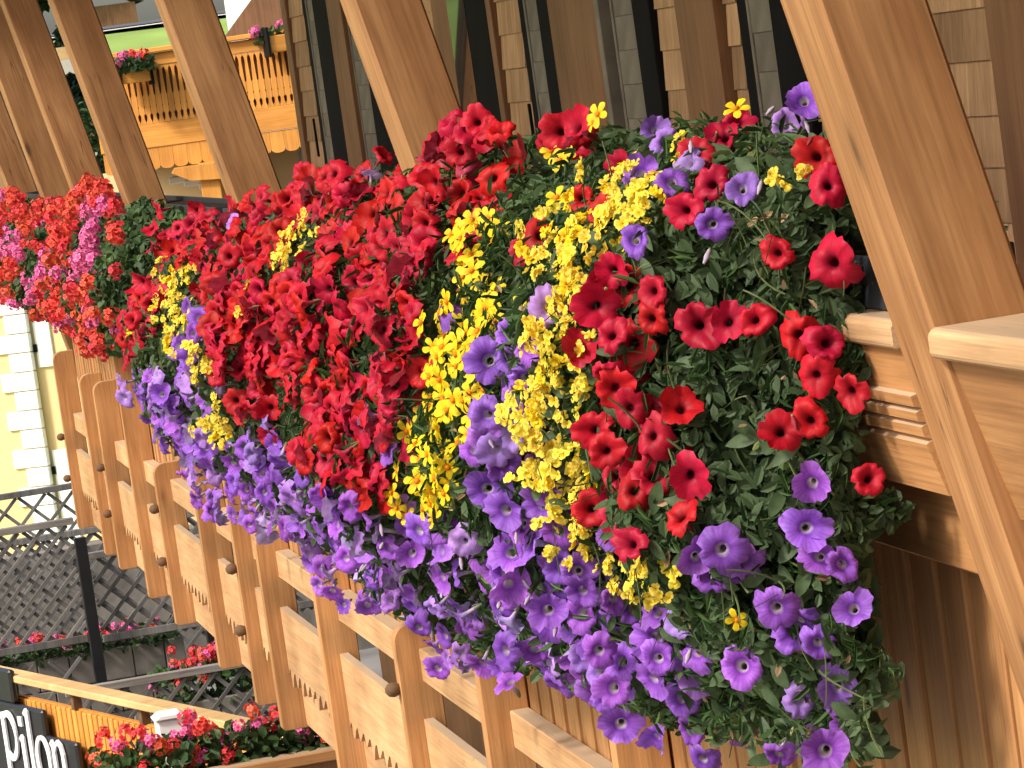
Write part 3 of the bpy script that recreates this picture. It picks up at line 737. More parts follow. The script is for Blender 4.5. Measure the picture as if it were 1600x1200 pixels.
# ------------------------------------------------------------------ where each bloom sits: x, y, z, size in grid steps of 5 mm / 10 mm
FLOWERS = {
'coral_a': '''75,944,159,33 97,1059,182,30 56,903,135,41 85,1059,167,41 87,1031,155,32 76,976,141,33 74,964,163,38 120,1033,95,35 94,891,89,38 98,934,77,36 
79,950,180,35 111,1015,107,39 76,878,154,40 95,1045,168,41 72,913,140,38 66,891,149,35 120,1012,74,30 69,1051,163,31 119,1029,68,40 75,932,158,32 
108,962,74,35 99,1004,55,38 82,972,179,33 100,904,71,29 110,1005,151,42 79,953,129,38 52,890,128,35 97,976,64,37 64,880,125,41 100,1024,136,31 
73,925,134,33 100,981,166,30 83,1046,119,41 88,940,140,35 91,1058,80,32 108,992,140,30 109,1047,54,34 104,951,76,38 89,869,69,33 80,1042,152,39 
104,961,59,41 112,1041,194,35 101,937,99,33 83,908,65,32 111,1024,186,36 73,964,140,41 112,987,73,28 95,986,53,39 89,917,170,37 109,1014,150,32 
98,942,119,39 98,966,182,33 73,952,157,37 71,937,139,34 71,917,158,40 109,1015,59,42 123,1048,83,34 103,1055,59,31 93,1035,173,30 83,869,118,32 
95,942,176,28 90,880,93,38 108,954,98,30''',
'coral_b': '''77,1144,112,35 79,1119,152,34 82,1083,100,34 66,1061,154,38 101,1203,152,31 100,1107,188,30 98,1119,190,31 89,1092,105,37 81,1061,108,36 
96,1130,198,32 83,1166,137,31 90,1160,108,40 97,1213,137,37 112,1120,78,33 91,1247,162,41 101,1089,73,37 109,1235,195,40 110,1192,100,34 
65,1257,129,33 130,1171,66,35 85,1091,139,30 71,1139,166,41 91,1125,116,39 109,1213,203,34 150,1209,71,35 81,1264,113,29 102,1088,192,32 
121,1216,100,30 85,1239,114,31 69,1132,142,32 68,1075,135,32 79,1094,159,31 131,1259,218,31 117,1189,83,36 89,1150,181,33 94,1188,159,36 
105,1273,177,38 110,1152,91,33 116,1194,200,41 95,1220,161,32 91,1100,71,29 103,1191,181,29 97,1265,83,40 76,1119,171,40 81,1248,100,40 92,1110,79,33 
73,1251,70,35 96,1247,79,36 79,1128,160,40 94,1169,99,33 129,1251,201,40 123,1210,85,33 105,1225,192,34 97,1238,177,31 84,1270,70,37 93,1279,163,30 
85,1172,160,30 91,1070,82,34 107,1205,119,34 144,1158,70,29 102,1228,99,29 122,1259,200,36 129,1063,70,29 101,1192,142,41 139,1138,70,39 
116,1219,79,40 79,1110,125,34 121,1234,79,36 96,1093,173,31 106,1206,183,35 131,1234,211,38 119,1158,209,41 96,1229,162,30 103,1162,188,32 
135,1183,65,40 119,1173,84,40 72,1277,140,30 90,1235,94,30 95,1105,154,35 70,1070,119,41 101,1098,202,33 104,1111,206,37 102,1078,196,33 
93,1156,80,41 96,1122,94,29 95,1256,92,29 114,1143,81,41 147,1266,69,36 125,1206,214,37 99,1177,144,33 108,1247,199,37 84,1238,160,38 132,1274,206,32 
85,1128,143,28 98,1112,100,34 84,1083,152,39 104,1179,109,39 98,1134,95,36 84,1080,126,39 122,1179,211,35 141,1193,61,40 135,1256,73,28 
137,1219,69,41 97,1100,90,36 105,1257,167,38 122,1201,106,29 97,1139,183,34 116,1188,124,31 84,1139,166,34 143,1230,69,34 82,1102,171,31 
67,1266,132,34 133,1119,73,33 107,1163,83,32 71,1085,141,32 111,1189,168,40 131,1240,221,39 125,1223,208,31 95,1066,184,30 82,1109,106,41 
117,1062,197,31 77,1262,69,35 78,1098,121,39 95,1145,91,34 116,1199,78,35 81,1267,95,31 132,1084,70,35 90,1219,180,37 122,1109,72,34 81,1072,96,35 
140,1196,219,40 146,1170,70,40 140,1150,69,32 62,1072,159,28 78,1081,81,40 115,1151,70,40 111,1257,78,35 114,1120,210,42 102,1138,209,41 
115,1264,181,34 97,1078,92,32 108,1223,130,33 120,1185,185,28''',
'coral_c': '''119,1381,188,41 80,1434,150,35 112,1430,190,38 94,1453,98,30 92,1451,159,32 108,1352,174,34 137,1421,198,29 122,1365,193,41 117,1408,199,38 
119,1332,203,42 140,1292,215,40 104,1281,85,31 128,1386,82,31 87,1465,160,42 96,1362,129,34 75,1475,141,42 58,1320,149,37 71,1314,131,39 
105,1379,107,29 107,1299,82,37 88,1398,150,35 104,1284,190,35 105,1393,105,38 99,1336,95,39 135,1403,206,32 92,1289,97,40 128,1357,211,34 
96,1472,67,29 136,1377,212,41 120,1346,193,28 133,1317,215,40 84,1341,155,41 135,1434,200,33 106,1358,94,31 72,1336,168,38 100,1425,94,32 
69,1306,145,39 84,1298,184,31 100,1441,79,31 142,1341,214,31 133,1304,210,34 100,1381,148,32 114,1313,92,29 87,1305,104,31 105,1323,87,34 
99,1348,102,34 123,1460,197,37 111,1316,198,37 117,1402,192,42 96,1386,131,39 101,1338,186,31 73,1329,155,31 104,1421,73,34 100,1360,147,35 
87,1419,150,31 110,1464,82,29 80,1430,109,40 74,1319,166,37 119,1285,206,40 92,1468,100,30 116,1439,195,39 107,1463,189,39 78,1477,166,38 
114,1367,102,40 133,1386,210,39 91,1321,190,36 84,1349,130,29 107,1302,195,42 90,1449,137,30 106,1349,193,33 79,1418,108,31 115,1362,175,38 
91,1288,171,28 73,1407,151,32 93,1410,162,36 116,1375,82,30 124,1396,88,34 133,1327,212,37 117,1410,178,30 89,1345,84,41 118,1471,204,40 
61,1297,160,31 71,1425,154,41 105,1410,91,38 146,1446,207,38 74,1336,133,30 116,1373,168,38 147,1457,210,38 86,1310,189,28 97,1478,87,33 
91,1442,167,36 115,1342,80,39 83,1476,104,38 135,1414,197,40 144,1297,73,37 142,1282,217,40 134,1473,209,37 128,1296,81,38 92,1355,68,42 
112,1390,195,37 68,1295,133,33 96,1461,78,32 112,1453,87,31 52,1312,157,36 121,1449,202,35 84,1462,133,39 146,1364,212,35 97,1407,67,35 91,1314,86,38 
107,1392,84,31 120,1287,80,29''',
'coral_d': '''120,1577,80,32 115,1544,191,32 59,1499,134,34 68,1493,109,38 115,1575,187,39 75,1695,164,31 106,1651,91,40 93,1541,104,33 88,1647,131,32 
91,1545,123,39 94,1589,161,38 127,1510,204,37 74,1529,140,35 110,1517,178,36 97,1635,154,37 81,1639,106,38 89,1566,169,41 94,1576,147,33 
84,1485,117,36 128,1590,80,29 97,1693,181,41 84,1495,99,32 129,1566,88,30 102,1558,147,34 77,1665,168,31 116,1668,86,35 114,1682,73,35 83,1686,181,38 
100,1595,142,34 88,1668,96,34 82,1620,86,38 85,1681,103,36 100,1619,87,38 97,1534,101,42 85,1557,162,33 108,1543,85,31 93,1660,107,39 108,1553,99,41 
137,1699,203,37 96,1504,93,37 88,1500,186,41 93,1630,118,35 101,1621,128,33 90,1623,68,30 101,1655,188,35 102,1585,184,37 68,1501,161,37 
74,1690,128,39 67,1658,151,42 145,1546,207,30 92,1676,181,29 116,1507,78,29 103,1604,169,38 92,1643,152,36 103,1546,166,28 92,1686,79,41 
114,1601,80,33 94,1614,153,37 61,1512,125,37 127,1572,205,33 119,1559,185,37 135,1661,209,38 92,1637,122,36 90,1524,157,31 109,1625,168,37 
75,1490,156,33 108,1615,172,36 118,1484,206,41 102,1487,89,39 91,1669,68,35 121,1518,199,34 80,1522,117,29 112,1543,108,33 109,1507,185,33 
146,1559,209,40 114,1689,199,31 129,1543,205,30 85,1644,87,37 116,1596,185,40 95,1560,127,38 85,1500,167,41 119,1698,195,36 82,1620,126,29 
118,1636,182,38 68,1667,150,29 82,1504,91,30 93,1569,144,34 142,1587,206,41 83,1599,113,37 83,1510,168,32 101,1539,70,29 133,1659,78,28 
122,1541,85,39 115,1646,199,40 87,1576,175,31 68,1518,157,36 89,1518,91,30 120,1614,182,37 130,1495,205,33 67,1677,166,30 91,1605,149,40 
96,1633,80,40 107,1593,78,40 119,1565,108,31 130,1595,204,36 86,1653,163,33 108,1482,189,35 91,1606,76,39 91,1486,70,39 90,1585,127,38 
108,1617,147,39 80,1529,103,28 74,1651,111,35 96,1539,145,28 107,1582,70,29 78,1700,144,29 82,1540,155,37 110,1661,72,33 107,1528,82,38 
133,1482,206,31 147,1594,210,38 70,1512,102,33 131,1610,77,39 113,1700,85,29 131,1692,76,36 74,1516,142,30 56,1503,116,29 72,1672,121,28 
144,1653,209,29 125,1555,79,39 85,1509,67,34 100,1570,130,30 130,1619,76,39 82,1592,143,38 149,1634,210,41 79,1517,69,29 96,1512,180,42 
113,1484,71,32 114,1640,81,39 101,1566,189,33 131,1617,207,29 85,1486,143,42 120,1618,168,40 96,1666,181,33 95,1497,74,28 106,1625,145,30 
67,1486,143,37 83,1611,97,28 82,1654,133,38 101,1677,89,30 99,1601,109,28 96,1645,70,33 89,1667,108,35 109,1678,188,36''',
'pink_a': '''86,1036,129,33 93,986,100,32 100,1029,110,31 97,1000,94,34 101,1054,99,34 113,1055,78,36 85,1053,136,39 84,985,126,29 99,1047,101,38 94,1008,109,35 
81,994,113,33 64,888,108,39 62,899,109,30 107,1015,81,41 72,1056,130,39 81,979,157,35 108,1037,75,28 73,924,117,34 85,891,68,38 66,899,157,36 
81,969,116,31 65,911,113,37 69,877,107,39 82,976,112,33 88,986,79,31 92,972,86,41 102,996,72,35 79,917,99,38 94,1017,133,38 96,920,71,29 
96,1044,122,40 88,906,167,38 115,976,80,31 75,897,85,32 104,984,184,40 95,1036,106,29 75,906,94,30''',
'pink_b': '''105,1175,175,40 91,1269,142,39 77,1133,117,36 85,1268,159,42 110,1069,78,38 81,1076,172,29 90,1232,139,37 104,1254,181,42 123,1130,79,29 
97,1178,131,42 80,1157,162,40 66,1146,140,28 111,1149,202,36 75,1257,146,36 120,1102,72,31 122,1173,188,33 108,1217,111,41 69,1080,117,38 
122,1199,126,38 119,1079,70,40 81,1140,183,39 71,1240,122,28 70,1273,115,30 122,1097,58,31 80,1156,125,30 89,1247,141,41 122,1275,192,32 
98,1110,133,32 134,1244,73,37 71,1125,131,42 84,1175,122,37 61,1150,156,38 71,1246,121,37 145,1277,71,41''',
'pink_c': '''99,1418,178,41 81,1341,110,38 77,1287,121,36 95,1397,123,33 98,1460,133,41 107,1398,164,32 93,1472,188,30 71,1305,121,37 77,1405,128,28 
80,1328,119,33 96,1450,69,42 82,1291,152,32 113,1370,155,40 79,1423,130,38 85,1440,122,33 68,1309,173,39 99,1406,111,33 102,1444,180,30 
88,1353,155,32 82,1282,103,41 111,1370,129,33 103,1351,130,29 86,1329,171,34 79,1294,119,39 97,1472,123,34 71,1432,131,34 95,1428,166,31 
92,1442,107,30 102,1387,169,34 84,1313,109,34 108,1305,98,35 106,1456,179,30 87,1457,119,35 111,1381,131,34 95,1347,172,28''',
'pink_d': '''95,1612,119,35 110,1493,194,38 118,1517,77,36 74,1493,136,29 99,1521,68,28 143,1521,206,41 110,1580,111,40 134,1628,195,31 110,1552,120,38 
116,1670,195,31 114,1530,175,34 83,1700,109,36 92,1533,120,36 125,1534,195,41 149,1614,208,31 105,1592,100,40 142,1682,208,35 128,1557,208,41 
98,1638,103,28 96,1486,192,31 135,1641,77,37 111,1497,78,29 121,1583,199,38 134,1641,199,35 99,1645,176,28 116,1627,185,36 91,1698,89,34 
71,1664,123,39 73,1503,120,35 103,1612,93,30 147,1530,209,40 128,1606,195,34 136,1674,76,34 88,1486,177,37 124,1531,81,39 108,1564,131,32 
107,1581,94,32''',
'red_a': '''145,251,39,32 122,250,28,33 101,254,80,32 122,171,30,44 122,185,31,39 114,159,56,32 72,265,121,37 98,289,69,38 117,245,29,36 79,255,102,34 
95,269,73,43 82,267,89,34 74,261,126,41 117,257,64,36 68,267,113,36 133,283,49,35 109,269,67,41 83,273,85,42 137,281,34,37 75,277,96,35 99,275,74,37 
121,282,38,35 64,263,102,40 117,276,24,39 74,281,111,36 76,261,118,38 67,273,131,37 78,257,114,38 125,287,48,36 72,269,139,36 99,277,57,37 
70,263,133,36 118,264,27,39 104,273,49,36 119,283,56,40 91,271,82,41 125,261,59,43 121,267,58,37 80,261,99,42 106,263,76,38 97,281,64,36 93,281,74,35 
79,269,107,38 112,263,73,42 69,273,125,41 81,259,111,39 64,265,148,37 68,263,108,35 78,269,95,41 97,273,66,37 85,255,122,38 110,263,61,41 
89,289,77,42 91,265,78,34 81,263,140,35 80,257,128,40 68,285,159,37 65,265,128,35 75,277,90,38 82,267,102,34 69,279,100,37 123,253,65,37 
105,283,50,37 101,289,64,35 126,263,50,41 120,257,25,35 94,279,81,36 73,88,100,35 97,175,73,34 138,209,39,41 134,193,33,37 141,265,42,43 
102,173,69,40 119,232,30,36 75,289,128,42''',
'red_b': '''122,303,31,36 87,325,110,40 61,363,92,39 127,347,55,42 66,315,191,37 47,331,169,36 57,345,158,35 52,349,139,39 77,303,164,40 79,333,113,38 
72,333,130,34 51,327,183,41 74,309,185,35 56,357,110,42 75,351,91,38 58,347,120,35 51,349,109,34 73,345,86,41 58,335,149,42 89,329,92,42 90,333,83,39 
64,327,156,38 72,337,122,41 84,305,149,35 62,343,110,36 64,341,117,37 109,299,46,38 87,295,70,35 72,339,96,36 104,333,55,37 62,345,145,38 
95,303,60,35 72,317,180,43 73,313,182,42 73,325,139,42 76,313,192,40 70,329,140,36 69,337,127,39 83,365,73,39 89,331,97,37 79,317,142,43 
46,331,174,37 89,317,91,38 136,293,34,43 64,319,148,41 58,345,152,40 135,353,47,39 58,341,102,41 58,335,160,42 142,313,36,41 64,333,144,41 
71,335,136,36 45,341,170,37 61,321,183,40 102,333,64,42 131,303,36,37 66,319,176,42 91,357,73,34 79,307,159,37 71,325,149,41 85,297,167,41 
56,331,157,42 58,341,134,40 60,327,166,41 82,325,102,37 57,353,105,42 113,343,52,35 87,343,76,37 69,343,127,36 60,349,99,39 103,295,58,38 
87,333,104,37 122,309,39,36 84,329,114,38 98,311,87,40 91,327,74,39 90,339,85,39 54,351,118,38 57,325,163,41 95,319,71,40 53,351,129,39 118,304,35,42 
54,327,173,38 58,357,98,43 135,317,45,41 58,323,178,34 65,317,187,42 98,345,67,41 58,339,142,42 65,321,156,40 77,355,78,37 71,347,109,35 73,347,94,35 
121,319,42,37 50,339,163,36 72,345,101,41 80,333,119,39 68,321,168,39 73,325,145,43 76,353,84,43 95,325,88,36 74,335,105,39 143,349,44,38 
91,319,62,38 108,291,57,39 61,317,170,34 51,353,124,34 93,323,98,37 67,299,156,37 84,337,95,40 61,345,115,40 87,333,90,35 70,327,133,38 63,347,131,40 
61,329,150,36 69,337,115,39 72,363,85,38 78,307,143,43 111,355,61,41 72,311,153,38 67,349,95,39 91,315,77,42 63,337,154,42 69,313,159,39 
85,384,190,41 92,311,102,36 80,297,116,38 67,378,120,38 69,367,157,40 64,372,108,42 81,381,150,41 66,370,137,35 99,379,70,37 92,384,85,38 
88,385,166,39 80,297,133,41 79,292,146,39 84,379,174,35 78,386,127,42 85,305,117,41 85,313,127,43 75,375,95,37 105,387,74,39 77,372,171,39 
86,320,117,38 81,302,145,34 86,388,149,34 63,362,168,38 62,361,151,39 90,302,96,42 123,385,59,40 75,382,109,42 76,374,191,38 74,380,136,42 
82,294,102,36 89,375,78,36''',
'red_c': '''135,437,63,41 95,479,106,37 108,449,88,34 120,437,65,34 111,459,69,37 146,407,42,42 113,445,78,39 121,469,68,38 141,439,55,34 95,471,116,42 
75,427,164,41 88,487,121,34 78,423,158,37 130,457,64,39 71,425,152,39 140,429,58,43 76,433,148,38 96,485,93,42 145,443,42,37 119,441,72,36 
96,463,102,38 127,437,59,42 108,475,70,40 122,447,66,38 114,474,50,42 146,417,53,38 86,465,105,34 97,451,98,36 135,449,50,36 90,463,74,37 
115,449,66,42 121,443,58,42 126,475,63,35 142,425,52,34 131,449,59,40 89,489,127,38 87,487,115,38 91,467,81,37 117,458,49,39 115,436,47,42 
114,487,47,43 82,416,148,37 80,413,172,39 78,446,172,38 93,465,119,36 96,478,189,38 98,467,170,36 136,413,63,35 103,478,162,39 95,415,123,38 
96,463,141,41 87,396,123,41 127,413,75,36 89,391,186,38 95,465,188,37 87,448,129,42 81,426,142,35 89,395,158,41 96,477,125,36 95,462,156,42 
132,421,69,39 95,401,115,37 120,405,82,43 95,455,203,41 89,422,131,39 114,427,98,35 107,436,101,36 86,406,159,41 106,401,99,38 109,411,105,36 
88,399,136,40 99,483,135,36 111,395,80,41 81,409,191,42 100,463,205,39 86,400,188,37 84,451,161,37 93,434,119,37 114,439,81,34 123,431,76,42 
90,444,204,39 122,417,89,39 75,419,184,43 87,391,108,37 103,476,143,42 94,486,183,42 89,454,140,39 86,405,175,37 100,486,161,41 90,458,170,36 
102,472,156,40 84,441,134,43 106,426,110,41 82,447,190,40 98,489,145,37 88,455,187,34 92,454,118,39 98,471,132,42 94,445,115,40 129,404,66,41 
100,474,176,36 121,393,65,38 90,409,132,36 104,444,96,37 114,418,102,34 96,471,199,39 101,394,92,41 82,447,146,34 124,424,82,42 97,450,104,35 
87,430,130,34''',
'red_d': '''122,513,59,45 105,509,83,34 76,499,154,38 81,503,153,37 118,519,74,41 73,501,124,38 80,503,133,36 65,509,170,39 62,507,137,37 81,497,175,37 
89,497,167,38 83,493,108,42 90,517,89,38 76,505,115,37 82,521,100,39 78,527,90,40 81,499,145,39 84,505,99,40 66,505,178,35 85,493,129,40 
142,549,67,34 90,517,96,35 71,517,103,38 77,505,164,38 143,523,56,39 98,493,145,38 73,513,113,40 79,499,129,41 58,513,154,43 77,505,153,37 
98,527,80,42 71,503,175,39 70,519,111,41 70,509,152,40 100,491,89,41 92,493,137,41 62,515,119,39 81,505,110,36 121,563,65,34 74,507,143,34 
89,495,138,35 77,501,136,39 73,493,118,40 75,503,147,35 88,497,180,34 91,533,87,39 123,613,75,37 146,601,62,41 83,511,104,35 57,513,126,41 
92,497,150,42 93,619,105,36 110,509,80,40 81,503,180,43 69,505,129,40 147,617,70,41 63,511,122,37 122,545,63,40 117,581,63,42 83,501,110,37 
79,499,118,34 96,501,98,36 114,599,64,42 60,511,129,41 85,495,114,40 99,515,86,35 93,619,88,40 135,599,68,41 89,499,161,37 77,493,189,37 
56,511,136,39 77,505,141,38 58,511,147,40 68,511,177,35 85,501,166,34 122,525,60,40 58,507,147,40 66,527,104,40 128,525,67,39 69,509,118,40 
74,507,124,35 83,497,124,37 121,619,80,37 77,535,95,37 77,511,110,41 98,533,84,43 93,505,90,35 89,497,134,34 79,501,142,42 87,493,151,42 
57,513,131,42 81,499,103,42 65,515,115,41 78,501,160,38 71,529,110,35 102,568,108,37 99,561,97,41 93,602,138,41 90,584,147,35 118,583,91,42 
89,566,125,39 100,611,111,41 78,552,112,35 92,493,170,39 99,578,128,34 89,592,151,38 110,569,87,43 114,601,95,42 103,604,116,36 105,586,125,35 
85,547,99,38 111,561,82,39 111,575,101,37 117,591,95,43 132,591,79,41 95,607,127,37 89,573,138,35 95,551,89,34 72,545,111,40 113,589,110,37 
104,595,124,41 77,562,133,38 119,576,84,42 82,571,150,40 90,555,102,40 128,582,80,36 123,566,77,37 97,591,138,37 110,580,113,34 126,600,84,41''',
'red_e': '''123,759,75,38 126,713,84,40 145,639,75,40 145,673,78,42 144,697,78,42 110,623,81,41 130,691,72,41 124,695,93,36 99,623,98,37 114,623,90,37 
113,635,70,43 67,697,136,36 120,852,100,35 103,683,113,38 55,705,139,41 88,775,131,41 114,701,91,42 92,719,97,37 131,793,92,35 67,711,114,40 
110,859,104,37 94,635,104,40 66,697,145,35 74,785,136,37 104,681,120,38 100,697,101,36 102,689,104,41 63,787,160,35 122,877,106,39 123,721,89,35 
97,795,121,34 116,750,83,43 68,699,129,43 69,789,147,35 112,855,89,41 94,703,101,34 114,857,113,40 46,699,162,36 115,789,87,39 121,820,91,37 
69,707,132,40 77,705,124,42 95,709,104,43 72,777,158,36 114,817,98,35 109,707,98,41 76,771,141,40 115,726,78,42 107,803,74,40 115,698,76,38 
88,781,125,37 122,838,107,38 94,623,114,36 61,777,149,37 71,779,143,34 78,781,132,39 97,683,123,34 116,829,93,36 122,811,99,40 103,693,97,35 
70,781,168,41 146,817,88,37 118,878,113,36 138,821,95,38 82,793,126,41 106,703,91,39 57,697,150,36 122,875,100,40 110,670,109,40 92,624,177,41 
93,818,146,42 97,642,152,40 92,749,124,36 76,804,147,38 108,786,109,37 87,740,124,37 108,649,171,34 115,756,101,38 150,860,109,39 99,659,123,40 
110,827,136,41 89,622,121,42 100,814,129,42 112,649,202,35 77,729,132,35 128,843,111,36 97,765,120,36 77,769,150,35 105,635,189,39 116,818,109,39 
88,638,129,41 102,662,181,42 143,859,150,42 120,742,95,36 109,775,108,38 151,860,126,41 123,766,100,37 121,667,94,43 107,798,111,42 138,852,105,35 
110,655,184,43 104,652,105,37 62,717,150,39 86,754,141,35 98,634,160,38 98,668,125,41 86,763,136,34 103,827,152,41 113,658,96,38 108,745,101,41 
68,722,140,39 81,737,138,42 94,645,119,36 112,644,187,39 89,735,112,36 71,796,170,35 97,756,118,39 86,813,163,41 106,641,169,41 93,806,127,40 
112,649,93,37 96,775,120,43 71,774,167,41 107,663,110,36 126,774,100,40 78,804,173,36 127,831,106,40 108,811,115,36 127,781,100,37 108,763,107,39 
85,809,140,39 109,656,202,36 117,679,97,38 100,649,153,35 86,745,136,40 94,742,110,42 56,711,163,41 101,646,105,41 109,821,124,42 109,639,201,39 
129,658,87,38''',
'red_end': '''140,48,79,44 105,69,95,43 113,65,95,35 119,60,95,33 129,53,101,34 136,50,104,35 131,50,114,32 140,47,120,32 119,54,131,35 127,50,128,36 96,71,122,35 
87,75,130,36 93,65,143,40 88,65,156,34 93,77,92,32 95,77,83,32 87,86,75,32 81,81,96,32 79,83,108,32 83,80,121,32 79,89,145,33 79,77,148,32 
143,54,45,36 142,48,54,32 156,129,39,37 137,114,42,35 122,80,51,34 127,56,74,32 142,47,149,32 75,75,165,32 110,77,58,32 177,156,37,34 131,158,46,32 
97,110,57,32 84,121,163,40 79,86,86,42 80,82,114,36 84,93,136,38 75,84,135,34 92,87,81,35 90,81,123,43 86,76,144,37 86,85,108,35 85,81,143,39 
89,83,100,42 74,88,128,35 92,79,139,43 85,91,81,40 81,93,126,37 93,115,165,38 89,109,157,41 84,99,162,39''',
'star_end': '''122,153,25,26 122,157,28,21 121,58,26,23 129,204,43,26 133,207,41,23 110,170,55,26 111,164,57,26 101,63,192,20 136,126,43,20 153,132,39,20 
144,243,41,26 116,164,54,24''',
'star_mid': '''86,156,89,25 66,138,125,21 109,302,230,26 85,222,211,26 111,252,69,24 92,192,70,22 52,159,127,24 52,163,123,30 83,257,139,26 85,251,124,27 
48,157,148,27 52,159,127,29 74,175,98,30 83,261,143,27 49,167,135,30 90,251,113,25 44,161,152,30 62,167,104,25 51,169,131,30 60,155,133,24 
59,163,112,24 49,173,142,31 98,243,98,28 43,169,160,24 38,161,163,26 63,157,104,27 79,191,67,25 69,163,100,31 80,175,92,28 87,183,88,28 96,203,62,27 
53,155,123,26 41,157,142,25 52,163,116,27 40,169,154,29 79,309,197,25 102,251,75,25 80,187,80,29 73,265,154,28 104,251,84,29 64,155,113,29 
65,155,121,27 103,247,95,27 94,247,113,29 85,253,130,30 48,161,134,25 82,257,143,30 83,309,201,25 73,175,104,29 87,303,183,27 58,157,137,25 
54,159,140,29 84,249,117,27 91,249,106,27 106,247,83,28 91,245,98,31 44,167,168,28 44,173,147,26 91,253,136,31 87,197,87,26 50,165,144,28 
85,257,134,26 46,165,151,27 73,185,99,30 46,159,158,25 40,165,139,26 102,257,71,28 87,253,122,26 44,165,158,29 52,173,116,27 56,173,109,26 
47,159,145,26 77,307,189,27 77,165,98,31 62,157,116,24 85,185,92,26 60,157,108,26 81,183,96,27 43,167,163,24 102,251,97,25 60,177,106,29 
55,151,123,26 101,249,89,27 88,247,102,30 58,153,129,29 49,159,155,30 54,169,124,27 102,255,78,29 79,301,178,28 82,191,74,28 61,159,122,25 
106,255,69,28 80,261,147,30 79,173,96,31 61,167,108,31 83,253,125,31 96,193,67,30 66,167,101,27 75,167,93,27 110,253,66,31 81,251,106,31 95,211,98,29 
105,226,95,30 58,188,149,27 85,201,129,28 100,215,76,25 87,255,172,26 86,259,163,27 94,246,149,24 87,253,150,27 101,239,128,26 106,220,71,25 
69,192,133,24 95,307,202,28 84,272,162,25 105,233,114,24 101,218,97,31 74,192,115,28 97,243,116,28 115,242,73,25 94,274,179,25 57,189,167,30 
91,290,171,30 94,297,184,30 86,201,98,25 53,183,142,26 64,187,128,31 97,301,194,24 92,247,162,26 108,237,88,28 48,182,164,27 87,266,170,24 
94,246,136,28 64,193,160,29 76,197,139,27 105,232,100,30 83,199,116,26 99,285,183,28 94,209,111,25 87,283,164,27 102,239,104,25 92,247,124,26 
99,241,142,26 78,196,125,30 104,222,106,29 95,210,84,27 70,195,150,28 67,185,115,26 97,291,183,28 113,236,77,25 81,196,103,25 108,226,78,25 
89,261,178,28''',
'vio_a': '''68,98,86,38 122,204,274,45 131,203,263,35 122,174,270,32 55,147,141,32 65,117,112,32 91,125,174,33 93,132,200,32 108,198,231,37 101,209,230,38 
71,143,133,39 61,141,141,40 63,117,96,35 75,139,148,34 70,133,122,44 63,141,108,44 64,145,147,39 67,137,135,35 63,105,100,34 71,141,119,40 
77,139,154,44 60,145,138,42 58,137,127,35 101,135,206,35 92,161,229,36 89,143,220,35 115,215,254,40 103,125,222,35 58,147,156,43 95,147,238,40 
80,151,196,35 74,139,163,41 95,157,234,37 72,145,178,40 87,147,208,39 105,129,216,42 66,161,192,42 93,141,196,43 79,139,174,41 80,143,188,40 
96,139,226,38 104,133,232,39 104,123,205,36 65,151,182,41 69,147,171,35 119,216,263,42 83,137,189,36 76,151,206,39 64,155,195,40 62,143,164,39 
80,147,187,43 98,211,221,35 87,217,218,36 110,211,244,37 119,209,264,35 83,135,196,35 86,135,219,36 93,143,210,40 52,161,178,34 38,169,173,36 
75,179,198,38 109,190,230,44 89,181,209,37 105,220,148,41 80,196,193,38 107,198,228,43 115,185,241,40 87,212,198,34 109,173,237,42 100,189,218,35 
104,215,135,37 98,176,221,41 96,205,213,35 90,195,205,34 94,212,156,38 86,173,210,44 115,198,241,37 63,188,182,38 87,204,199,40 51,182,176,42 
68,132,107,37 106,182,228,42 104,216,119,42 81,187,199,34 88,219,208,42 63,179,188,36 124,200,253,36 123,191,250,43 96,219,164,35 109,165,241,41''',
'vio_b': '''122,320,283,38 97,308,220,40 108,320,252,41 68,318,202,32 92,246,102,33 78,303,168,43 74,311,153,32 105,223,250,39 91,225,231,37 116,245,268,40 
88,227,225,39 87,225,243,42 99,225,245,39 83,331,222,36 73,319,208,39 113,359,259,41 53,325,194,43 57,329,205,39 39,335,191,43 95,319,249,35 
114,317,255,39 83,313,197,37 65,327,213,39 98,315,234,39 51,327,188,37 102,311,253,42 81,327,233,36 86,315,207,38 77,321,218,40 117,357,285,34 
102,309,232,41 86,317,221,41 61,319,195,40 46,335,180,35 58,333,197,41 96,323,234,42 117,331,283,37 121,271,267,38 120,308,286,37 65,354,210,38 
127,276,257,40 111,265,225,38 101,253,229,42 125,354,271,40 122,269,249,44 74,350,221,35 53,352,197,40 108,304,217,38 125,236,264,43 108,224,124,41 
89,358,234,44 87,248,198,38 118,281,212,36 122,295,243,34 122,289,226,43 113,272,213,39 125,282,246,34 127,260,261,42 120,253,257,36 131,286,264,35 
92,248,218,40 115,259,247,35 114,243,255,43 100,229,161,39 119,272,234,36 135,266,267,40 131,251,266,34 108,230,134,44 124,346,269,36 53,354,176,44 
118,297,227,37 84,235,200,36 87,351,232,38 93,253,207,37 78,358,222,41 98,309,212,43 127,244,265,40 122,280,230,38 120,301,252,43 120,337,266,37 
114,304,231,42 107,227,147,36 99,246,235,38''',
